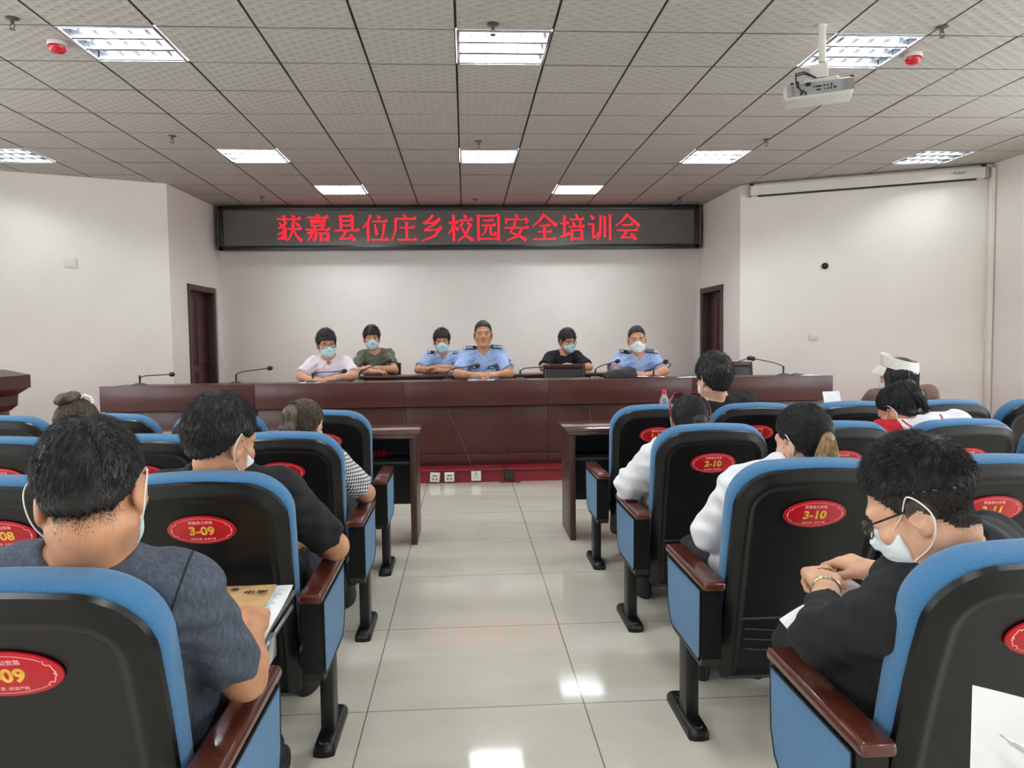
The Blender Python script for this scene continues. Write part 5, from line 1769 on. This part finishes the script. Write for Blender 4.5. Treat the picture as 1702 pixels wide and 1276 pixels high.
person('person', 'masked policeman in pale blue uniform seated at rostrum table by the open papers', (1.81, 8.22, STZ), math.pi,
       (1.81, 8.22, .70), (1.825, 8.12, 1.17), (1.805, 8.06, 1.325), yaw=-6, pitch=-3, roll=2, hs=1.14, sw=.168, sh_drop=.030,
       elbR=(1.56, 7.97, 1.00), elbL=(2.07, 7.94, 1.00), wrR=(1.70, 7.74, .985), wrL=(1.90, 7.73, .985),
       handR=dict(d=(.85, -.3, .0), n=(0, -.3, .9), **FLAT), handL=dict(d=(-.9, -.2, .0), n=(0, -.3, .9), **FLAT), skin_i=2,
       shirt=C_police, sleeve=.80, shirt_puff=.014, pants=C_navy, kneeL=(1.93, 7.78, .64), kneeR=(1.70, 7.78, .64), footz=STZ,
       hair=hair_short(.003, .010, TCROP, amp=.001, seed=5, n=1500, length=.012, r=.0011, lift=.5), mask=M_maskw, neckline='v', seed=7, extra=police('bars'))
person('person', 'man in white shirt with glasses and blue mask seated at left of the rostrum', (-1.42, 8.22, STZ), math.pi,
       (-1.42, 8.22, .70), (-1.41, 8.13, 1.17), (-1.425, 8.055, 1.318), yaw=20, pitch=-6, roll=4, hs=1.13, sw=.162, sh_drop=.040,
       elbR=(-1.68, 7.96, 1.00), elbL=(-1.135, 7.96, 1.00), wrR=(-1.55, 7.72, .985), wrL=(-1.29, 7.72, .985),
       handR=dict(d=(.8, -.4, .0), n=(0, -.3, .9), **FLAT), handL=dict(d=(-.85, -.35, -.05), n=(0, -.3, .9), spread=.16, **FLAT), skin_i=2,
       shirt=C_pinkw, sleeve=.86, shirt_puff=.016, pants=C_jean, kneeL=(-1.30, 7.78, .64), kneeR=(-1.53, 7.78, .64), footz=STZ,
       hair=hair_short(.015, .015, TF, amp=.0015, n=1500, length=.030, r=.0014, lift=.22, flow=flow_fwd, seed=8), mask=M_mask, glasses=True, neckline='v', seed=9, extra=plain_collar(C_pinkw))
person('person', 'young man in grey green T-shirt with arms crossed on the rear stage table', (-1.07, 9.55, STZ), math.pi,
       (-1.07, 9.55, .72), (-1.09, 9.47, 1.215), (-1.125, 9.41, 1.375), yaw=10, pitch=-4, hs=1.12, sw=.156, bw=.95, sh_drop=.036,
       elbR=(-1.345, 9.24, 1.00), elbL=(-.845, 9.24, 1.00), wrR=(-1.08, 9.08, .99), wrL=(-1.13, 9.13, 1.035),
       handR=dict(d=(.95, -.1, .05), n=(0, -.3, .9), **FLAT), handL=dict(d=(-.95, -.05, -.05), n=(0, -.3, .9), **FLAT), skin_i=2,
       shirt=C_green, sleeve=.76, pants=C_jean, kneeL=(-.96, 9.1, .64), kneeR=(-1.18, 9.1, .64), footz=STZ,
       hair=hair_short(.015, .015, TF, amp=.0015, n=1500, length=.030, r=.0014, lift=.22, flow=flow_fwd, seed=2, side=.003), mask=M_mask, seed=12, extra=crew_rib(C_green))
person('person', 'young masked policeman with fringe, arms crossed on the rear stage table', (-.28, 9.55, STZ), math.pi,
       (-.28, 9.55, .70), (-.275, 9.47, 1.175), (-.285, 9.41, 1.330), yaw=4, pitch=-5, hs=1.12, sw=.156, bw=.95, sh_drop=.036,
       elbR=(-.565, 9.22, 1.00), elbL=(-.01, 9.22, 1.00), wrR=(-.28, 9.06, .99), wrL=(-.33, 9.11, 1.035),
       handR=dict(d=(.95, -.1, .05), n=(0, -.3, .9), **FLAT), handL=dict(d=(-.95, -.05, -.05), n=(0, -.3, .9), **FLAT), skin_i=0,
       shirt=C_police, sleeve=.82, shirt_puff=.014, pants=C_navy, kneeL=(-.17, 9.1, .64), kneeR=(-.39, 9.1, .64), footz=STZ,
       hair=hair_short(.015, .015, TF, amp=.0015, n=1500, length=.030, r=.0014, lift=.22, flow=flow_fwd, seed=6, side=.003), mask=M_mask, neckline='v', seed=14, extra=police('bars', False))
person('person', 'man in black T-shirt with glasses, hands clasped behind the empty chair', (1.21, 9.55, STZ), math.pi,
       (1.21, 9.55, .70), (1.205, 9.46, 1.165), (1.245, 9.395, 1.312), yaw=26, pitch=-8, hs=1.12, sw=.162, bw=.98, sh_drop=.040,
       elbR=(.93, 9.26, 1.00), elbL=(1.49, 9.26, 1.00), wrR=(1.13, 9.10, 1.0), wrL=(1.27, 9.10, 1.0),
       handR=dict(d=(.7, -.5, .35), n=(-.3, -.5, .7), curl=(40, 50, 30)), handL=dict(d=(-.7, -.5, .35), n=(.3, -.5, .7), curl=(40, 50, 30)), skin_i=2,
       shirt=C_black, sleeve=.84, shirt_puff=.016, pants=C_jean, kneeL=(1.33, 9.1, .64), kneeR=(1.10, 9.1, .64), footz=STZ,
       hair=hair_short(.015, .015, TF, amp=.0015, n=1500, length=.030, r=.0014, lift=.22, flow=flow_fwd, seed=15, side=.003), mask=M_mask, glasses=True, seed=16, extra=crew_rib(C_black))

# ------------------------------------------------------------------ audience
def knees(x, y0, sp=.11): return dict(kneeL=(x - sp, y0 + .545, .50), kneeR=(x + sp, y0 + .545, .50))
RELAX = dict(curl=(25, 35, 25))
# man in grey, seat 4-09
Y4, Y3, Y2, Y1 = ROWY[4], ROWY[3], ROWY[2], ROWY[1]
TNEAR = [(0, .070), (35, .062), (55, .044), (70, .024), (78, .034), (98, .036), (106, .014), (118, -.010), (140, -.034), (180, -.046)]
def w_near(q):
    x, y, z = q[:, 0], q[:, 1], q[:, 2]; e = zline(x, y, TNEAR) - z
    return np.where((e > -.012) & (e < .04) & (y < .0) & ((y + .012) ** 2 + (z + .004) ** 2 > .036 ** 2), np.exp(-np.clip(e, 0, 1) / .008), 0)
def stub_under(x, y, z):
    low = zline(x, y, [(0, .09), (45, .062), (60, .040), (72, .012), (80, .030), (98, .032), (106, .010), (118, -.014), (138, -.044), (180, -.058)])
    dl = z - low + .003 * np.sin(x * 900) * np.sin(z * 700)
    return np.where((z < zline(x, y, TUNDER) + .10) & (y < .085), np.where(dl > .010, 1, np.where(dl > -.004, 2, 0)), 0)
def w_under(q):
    x, y, z = q[:, 0], q[:, 1], q[:, 2]
    low = zline(x, y, [(0, .09), (45, .062), (60, .040), (72, .012), (80, .030), (98, .032), (106, .010), (118, -.014), (138, -.044), (180, -.058)])
    return np.where((z < zline(x, y, TUNDER) + .01) & (z > low - .02) & (np.abs(x) < .080) & ((y + .012) ** 2 + (z + .004) ** 2 > .027 ** 2), np.where(z > low, 1, np.exp((z - low) / .006)), 0)
def watch(P, wr, el, name, m, r=.033, th=.007):
    d = unit(wr - el); a = np.cross(d, (0, 0, 1)); a = unit(a); b = np.cross(d, a); c = wr - d * .03
    mb = MB().tube([c + (a * math.cos(t) + b * math.sin(t)) * r for t in [2 * math.pi * k / 24 for k in range(24)]], th, 8, closed=True)
    mb.build(name, m, P['root'])
person('person', 'man in heather grey T-shirt with short black hair, nearest person on the left', (-.75, Y4, 0), 0,
       (-.735, Y4 + .16, .54), (-.705, 1.425, .955), (-.668, 1.405, 1.088), yaw=9, pitch=-20, roll=-5, hs=1.03, sw=.174, bw=1.08, trap=.012, sl_flare=.002,
       elbL=(-.98, 1.64, .66), elbR=(-.470, 1.60, .660), wrL=(-.86, 1.86, .64), wrR=(-.518, 1.83, .685),
       handL=dict(d=(.4, .9, -.1), **RELAX), handR=dict(d=(-.18, .97, .06), n=(.25, -.15, .95), curl=(62, 85, 60), thumb_dir=(-.7, .55, -.5)), skin_i=0,
       shirt=C_heather, sleeve=.84, shirt_puff=.011, pants=C_navy, **knees(-.75, Y4), ank=((-.86, 2.20), (-.615, 2.30)), sole=mat('white_shoe_sole', (228, 226, 220), .6), vox=.0045,
       hair=hair_short(.009, .010, TNEAR, n=13000, length=.017, seed=21, amp=.001, lift=.34, r=.0007, jit=.22, fd=(5000, .005, .00026, w_near), soft=.012), mask=M_mask, seed=3, extra=ex_p1, wr_amp=.003)
# man with glasses, seat 4-10
def stub_under(x, y, z):
    t = zline(x, y, TUNDER)
    low = zline(x, y, [(0, .066), (35, .060), (55, .040), (72, .010), (86, .0), (100, .008), (116, -.02), (138, -.052), (180, -.066)])
    return (z < t + .006) & (z > low)
def ex_p5(P):
    crew_rib(C_black)(P)
    watch(P, P['wL'], P['eL'], 'bracelet', mat('silver_bracelet', (190, 178, 150), 0.3, metal=.8, var=.3, vscale=160), .031, .005)
    # tattoo on the back of the left hand
    hd_ = P['wL']
    d = unit((.12, 1, .06)); n = unit((-.15, -.45, .88)); n = unit(n - d * (n @ d)); l = np.cross(d, n)
    mb = MB(); rg = random.Random(4)
    for k in range(9):
        x0 = .004 + .018 * rg.random(); pts = []
        for i in range(5):
            q = hd_ + d * (.018 + .012 * i + rg.uniform(-.002, .002)) + l * (x0 + .010 * math.sin(i * 1.2 + k))
            p, _n = march(P['body'], q + n * .06, -n); pts.append(p)
        mb.tube(pts, .0011, 4)
    mb.build('tattoo', mat('tattoo_ink', (96, 88, 70), 0.7), P['root'])
person('person', 'man in black with glasses, undercut and mask bowing over papers, nearest person on the right', (1.03, Y4, 0), 0,
       (1.0, Y4 + .16, .54), (.985, 1.50, .900), (.915, 1.485, 1.012), lat=(.84, .54, 0), yaw=44, pitch=-30, roll=-4, hs=1.06, sw=.178, bw=1.08, trap=.012,
       elbL=(.780, 1.64, .690), elbR=(1.26, 1.80, .68), wrL=(.900, 1.86, .735), wrR=(1.045, 1.90, .745),
       handL=dict(d=(.12, 1, .06), n=(-.15, -.45, .88), curl=(58, 62, 40), thumb_dir=(.75, .5, -.45)), handR=dict(d=(-.5, .85, .15), n=(.2, -.4, .85), curl=(40, 50, 35)), skin_i=1,
       shirt=C_black, sleeve=1.62, cuff=.4, shirt_puff=.012, pants=C_black, **knees(1.03, Y4), vox=.0045,
       hair=hair_short(.006, .013, TUNDER, n=12000, length=.026, seed=23, amp=.001, lift=.34, r=.0007, jit=.28, flow=flow_fwd, fd=(16000, .004, .0003, w_under), soft=.022), mask=M_maskw, glasses=True, seed=5, stub=stub_under, extra=ex_p5)
# man in black, seat 3-09
person('person', 'man in black T-shirt with thick black hair seated behind plaque 3-09', (-.75, Y3, 0), 0,
       (-.75, Y3 + .16, .54), (-.755, 2.385, .945), (-.745, 2.375, 1.052), yaw=-30, pitch=-10, roll=3, hs=1.06, sw=.175, bw=1.03,
       elbL=(-1.0, 2.60, .66), elbR=(-.452, 2.625, .66), wrL=(-.86, 2.82, .62), wrR=(-.60, 2.85, .63),
       handL=dict(d=(.4, .9, -.1), **RELAX), handR=dict(d=(-.5, .8, -.1), **RELAX), skin_i=0,
       shirt=C_black, sleeve=.80, pants=C_navy, **knees(-.75, Y3), vox=.0055,
       hair=hair_short(.013, .014, TNEAR, n=9000, length=.022, seed=25, amp=.001, lift=.32, r=.0008, jit=.25, back=.004), mask=M_maskw, seed=6, extra=crew_rib(C_black))
# woman in checks, seat 2-09
person('person', 'woman with brown ponytail in black and white checked blouse, seat 2-09', (-.75, Y2, 0), 0,
       (-.75, Y2 + .16, .53), (-.745, 3.43, .862), (-.712, 3.43, .977), yaw=-15, pitch=-16, roll=0, hs=.93, fem=True, sw=.158,
       elbL=(-.99, 3.58, .65), elbR=(-.468, 3.57, .655), wrL=(-.85, 3.78, .62), wrR=(-.60, 3.80, .63),
       handL=dict(d=(.4, .9, -.1), **RELAX), handR=dict(d=(-.5, .8, -.1), **RELAX), skin_i=2,
       shirt=C_check, sleeve=.80, shirt_puff=.016, pants=C_jean, **knees(-.75, Y2),
       hair=hair_tied((-.01, -.105, .085), [(-.01, -.11, .085), (-.012, -.135, .05), (-.012, -.135, -.02), (-.01, -.125, -.10)], [.018, .032, .034, .02], M_hairbr, M_hairbr, n=1400, nt=240, seed=3), mask=M_maskw, seed=8)
# woman with bun, second row left
def ex_clip(P):
    hd = P['hd']; mb = MB()
    for i in range(7):
        a = -.6 + i * .28; c = hd.w((.030 + .030 * math.sin(a * 1.2), -.075 - .01 * math.cos(a), .115 + .022 * math.cos(a * 1.6)))
        r = .0085 - .0006 * (i % 2)
        mb.lathe([(0, -r), (r * .7, -r * .7), (r, 0), (r * .7, r * .7), (0, r)], 10, c)
    mb.build('hair_clip', mat('pearl_clip', (238, 232, 226), 0.25), P['root'])
person('person', 'woman with light brown bun and pearl hair clip, behind the man in grey', (-1.87, Y2, 0), 0,
       (-1.84, Y2 + .16, .53), (-1.70, 3.42, .875), (-1.672, 3.40, .985), yaw=22, pitch=-22, roll=6, hs=.98, fem=True, sw=.158,
       elbL=(-2.05, 3.58, .65), elbR=(-1.60, 3.60, .66), wrL=(-1.93, 3.80, .62), wrR=(-1.75, 3.82, .63),
       handL=dict(d=(.4, .9, -.1), **RELAX), handR=dict(d=(-.4, .9, -.1), **RELAX), skin_i=1,
       shirt=C_white, sleeve=.8, pants=C_jean, **knees(-1.87, Y2),
       hair=hair_tied((-.012, -.075, .120), None, None, M_hairbr, M_hairbr, n=1400, seed=5, tie=False, th=.014,
                      bun=[((-.040, -.095, .118), (.036, .030, .024)), ((-.012, -.090, .134), (.026, .024, .020)), ((-.066, -.085, .104), (.022, .02, .018))]), mask=M_maskw, seed=9, extra=ex_clip)
# woman with blonde ponytail, seat 3-10
person('person', 'woman in white with black hair and blonde tipped ponytail, seat 3-10', (1.03, Y3, 0), 0,
       (1.03, Y3 + .16, .53), (1.065, 2.46, .895), (1.10, 2.45, 1.010), yaw=22, pitch=-12, roll=-4, hs=.93, fem=True, sw=.158,
       elbL=(.84, 2.60, .68), elbR=(1.33, 2.58, .68), wrL=(.98, 2.82, .62), wrR=(1.16, 2.82, .62),
       handL=dict(d=(.4, .9, -.1), **RELAX), handR=dict(d=(-.4, .9, -.1), **RELAX), skin_i=1,
       shirt=C_white, sleeve=1.5, shirt_puff=.02, pants=C_jean, **knees(1.03, Y3), vox=.0055,
       hair=hair_tied((-.008, -.102, .030), [(-.008, -.108, .028), (-.012, -.118, .0), (-.022, -.112, -.06), (-.030, -.095, -.13)], [.012, .023, .038, .046], M_hairb, M_hairbl, n=2600, nt=420, seed=7), mask=M_maskw, seed=10)
# woman with sunglasses on her head, seat 2-10
def ex_shades(P):
    hd = P['hd']; m1 = mat('tortoise_frame', (110, 52, 40), 0.25, var=.4, vscale=60); m2 = mat('dark_lens', (26, 22, 24), 0.08)
    g = MB(); ln = MB()
    for q in (-1, 1):
        c = np.array((q * .036, .028, .142))
        pts = [(c[0] + .032 * math.cos(a), c[1] + .012 * math.sin(a), c[2] + .022 * math.sin(a)) for a in [2 * math.pi * k / 20 for k in range(20)]]
        g.tube([hd.w(p) for p in pts], .003, 6, closed=True); ln.add([hd.w(p) for p in pts], [list(range(20))])
        g.tube([hd.w(p) for p in ((q * .068, .028, .142), (q * .088, .0, .118), (q * .096, -.04, .06), (q * .093, -.06, .0), (q * .086, -.07, -.05))], .004, 6)
    g.tube([hd.w(p) for p in ((-.006, .03, .144), (.006, .03, .144))], .003, 6)
    o = g.build('sunglasses', m1, P['root']); ln.build('lens', m2, o)
person('person', 'woman in white blouse with sunglasses pushed up on black hair, seat 2-10', (1.03, Y2, 0), 0,
       (1.03, Y2 + .16, .53), (1.02, 3.44, .855), (1.008, 3.43, .965), yaw=-6, pitch=-16, roll=0, hs=.93, fem=True, sw=.158,
       elbL=(.765, 3.56, .668), elbR=(1.27, 3.58, .66), wrL=(.90, 3.80, .64), wrR=(1.14, 3.82, .62),
       handL=dict(d=(.4, .9, -.1), **RELAX), handR=dict(d=(-.4, .9, -.1), **RELAX), skin_i=1,
       shirt=C_white, sleeve=1.7, shirt_puff=.026, pants=C_jean, **knees(1.03, Y2), wr_amp=.006,
       hair=hair_tied((.02, -.112, -.010), None, None, M_hairb, M_hairb, n=1600, seed=9, tie=False, bun=[((.026, -.128, -.012), (.036, .026, .032))]), mask=M_maskw, seed=11, extra=ex_shades)
# woman in white and red jacket, second row right
def ex_jacket(P):
    make_collar(P, C_white, .020)
    so, me = P['so'], P['so'].data
    me.materials.append(C_redc)
    n = len(me.polygons); c = np.zeros(n * 3, np.float32); me.polygons.foreach_get('center', c); c = c.reshape(-1, 3)
    d = c - P['neck']; x = d @ P['l']; u_ = d @ P['u']
    me.polygons.foreach_set('material_index', (x < -.075 + .35 * np.clip(-u_ - .02, -.1, .12)).astype(np.int32))
    nk, l, f, u = P['neck'], P['l'], P['f'], P['u']
    pts = [march(P['shirt'], nk + l * .085 * math.cos(a) + f * .085 * math.sin(a) + u * .15, -u)[0] for a in [math.pi + math.pi * k / 10 for k in range(11)]]
    MB().tube(pts, .004, 6).build('piping', C_redc, P['root'])
person('person', 'woman with black ponytail bowing in white jacket with red sleeve, second row right', (2.15, Y2, 0), 0,
       (2.12, Y2 + .16, .54), (2.05, 3.37, .935), (1.99, 3.43, 1.005), yaw=26, pitch=-34, roll=-6, hs=.90, sh_drop=.03, fem=True, sw=.165,
       elbL=(1.86, 3.62, .66), elbR=(2.36, 3.60, .66), wrL=(1.98, 3.84, .63), wrR=(2.20, 3.84, .63),
       handL=dict(d=(.4, .9, -.1), **RELAX), handR=dict(d=(-.4, .9, -.1), **RELAX), skin_i=2,
       shirt=C_white, sleeve=1.6, shirt_puff=.024, pants=C_jean, **knees(2.15, Y2),
       hair=hair_tied((.0, -.085, .100), [(.0, -.09, .105), (.006, -.124, .085), (.012, -.128, .02), (.016, -.115, -.07)], [.014, .024, .028, .014], M_hairb, M_hairb, n=1500, nt=240, seed=11), mask=M_maskw, seed=13, extra=ex_jacket)
# man in black, front row right
person('person', 'person with short dark hair in black top, front row right, before the far microphones', (1.56, Y1, 0), 0,
       (1.54, Y1 + .16, .56), (1.43, 4.34, .985), (1.412, 4.325, 1.112), yaw=14, pitch=-6, roll=0, hs=1.02, sw=.165,
       elbL=(1.18, 4.52, .72), elbR=(1.74, 4.56, .70), wrL=(1.28, 4.80, .66), wrR=(1.58, 4.82, .66),
       handL=dict(d=(.4, .9, -.1), **RELAX), handR=dict(d=(-.4, .9, -.1), **RELAX), skin_i=1,
       shirt=C_black, sleeve=1.3, pants=C_jean, **knees(1.56, Y1),
       hair=hair_short(.020, .018, [(0, .060), (35, .05), (60, .03), (88, .0), (100, .004), (118, -.03), (140, -.062), (180, -.070)], n=4500, length=.028, seed=27, amp=.0015, lift=.22, r=.0009, side=.002), mask=M_maskw, seed=15, extra=crew_rib(C_black))
# woman with visor, front row right
def hair_visor(P):
    hd = P['hd']; F = Field()
    hair_cap(F, hd, .009, -.004, [(0, .078), (35, .07), (55, .04), (75, -.02), (95, -.06), (120, -.08), (180, -.085)], .0015, seed=4)
    for q in (-.055, -.02, .02, .055):
        hd.cone(F, (q, -.080 + abs(q) * .5, .02), (q * 1.35, -.100 + abs(q) * .4, -.20), .040, .034, .03)
    for q in (-1, 1):
        hd.cone(F, (q * .075, -.02, .02), (q * .088, -.035, -.17), .022, .018, .03)
        hd.cone(F, (q * .072, .035, .03), (q * .080, .015, -.16), .018, .014, .03)
    F.post.append(lambda x, y, z, D: D - .002 * np.sin(x * 420 + z * 14) * np.sin(y * 380))
    V, Fc = F.mesh(.005)
    v2, f2 = strands(F, hd, 1200, lambda q: np.tile(np.array((0, -.1, -1.0)), (len(q), 1)), .12, .0014, 9, mesh=(V, Fc), lift=.02, jitter=.06, nseg=6, reg=lambda q: (q[:, 1] < .0) & (q[:, 2] < .06))
    V, Fc, mi = join([(V, Fc, 0), (v2, f2, 0)])
    np_obj('hair', V, Fc, [M_hairb], P['root'], mi)
    # sun visor: open topped band and brim
    mv = mat('visor_white', (226, 222, 212), .8, var=.03, bump=.2, bscale=120); n = 40
    def band(sc_, z0, off=0.0):
        return [hd.w((.0 + (.0925 + off) * sc_ * math.cos(2 * math.pi * k / n), -.012 + (.1125 + off) * sc_ * math.sin(2 * math.pi * k / n), z0 + .032 * math.sin(2 * math.pi * k / n))) for k in range(n)]
    v = MB().loft([band(1, .056), band(1.01, .090), band(.99, .124), band(.955, .126), band(.965, .09), band(.955, .058), band(1, .056)], False, False)
    o = v.build('visor', mv, P['root'])
    br = MB(); rows = []
    for t in (0, .5, 1):
        rows.append([hd.w((.0955 * math.cos(a) * (1 + .12 * t), -.012 + .115 * math.sin(a) + .055 * t * math.sin(a), .055 + .032 * math.sin(a) - .050 * t)) for a in [math.radians(20 + 140 * k / 14) for k in range(15)]])
    up = [np.array(p) for r_ in rows for p in r_]; lo = [p - hd.M[:, 2] * .003 for p in up]; fs = []
    for i in range(2):
        for k in range(14):
            a = i * 15 + k; fs += [[a, a + 1, a + 16, a + 15], [45 + a + 15, 45 + a + 16, 45 + a + 1, 45 + a]]
    for k in range(14): fs += [[30 + k, 30 + k + 1, 75 + k + 1, 75 + k]]
    br.add(up + lo, fs).build('brim', mv, o)
def ex_straps(P):
    for q in (-1, 1):
        pts = []
        for t in [k / 10 for k in range(11)]:
            o_ = P['neck'] + P['l'] * q * (.095 + .01 * t) + P['u'] * (.02 - .24 * t) - P['f'] * .25
            p, n = march(P['shirt'], o_, P['f']); pts.append(p - P['f'] * .001)
        MB().tube(pts, .012, 6).build('strap', C_black, P['root'])
person('person', 'woman with long black hair, white sun visor and sheer black top, front row right', (2.71, Y1, 0), 0,
       (2.62, Y1 + .16, .56), (2.585, 4.43, 1.015), (2.555, 4.43, 1.100), sh_drop=.03, yaw=38, pitch=0, roll=0, hs=.94, fem=True, sw=.160,
       elbL=(2.36, 4.60, .78), elbR=(2.95, 4.62, .72), wrL=(2.44, 4.84, .85), wrR=(2.78, 4.86, .72),
       handL=dict(d=(-.1, .8, .35), n=(-.7, -.2, .5), curl=(50, 60, 40)), handR=dict(d=(-.5, .8, .1), **RELAX), skin_i=1,
       shirt=C_sheer, sleeve=.55, shirt_puff=.006, pants=C_black, **knees(2.71, Y1), hair=hair_visor, mask=M_maskw, seed=17, wr_amp=.001, extra=ex_straps)

# papers in the hands of the man with glasses
zp = .668
pp5 = sheet('paper', [(.745, 1.705, zp), (.752, 1.80, zp + .002), (1.03, 2.005, zp + .03), (1.05, 1.80, zp + .02)], 'white printed paper in the hands of the man with glasses', 'paper')
sheet('paper', [(.813, 1.714, .607), (.807, 1.664, .607), (.848, 1.70, .607), (.85, 1.73, .607)], 'corner of a white paper between armrest and man with glasses', 'paper')
# pen in front of the sheet close to the camera
pen = thing('pen', (.602, .785, .905), 'black pen with metal ring lying on the near sheet at lower right', 'pen')
ax_ = Vector((.75, -.35, -.45)).normalized()
MB().tube([ax_ * -.025, ax_ * -.018, ax_ * -.012], [.0008, .0016, .0040], 12, 1).tube([ax_ * .012, ax_ * .11], .0046, 12, 0).build('barrel', [M_ink, M_chrome], pen)
MB().tube([ax_ * -.012, ax_ * .004], .0044, 12).tube([ax_ * .006, ax_ * .012], .0047, 12).build('ring', M_chrome, pen)
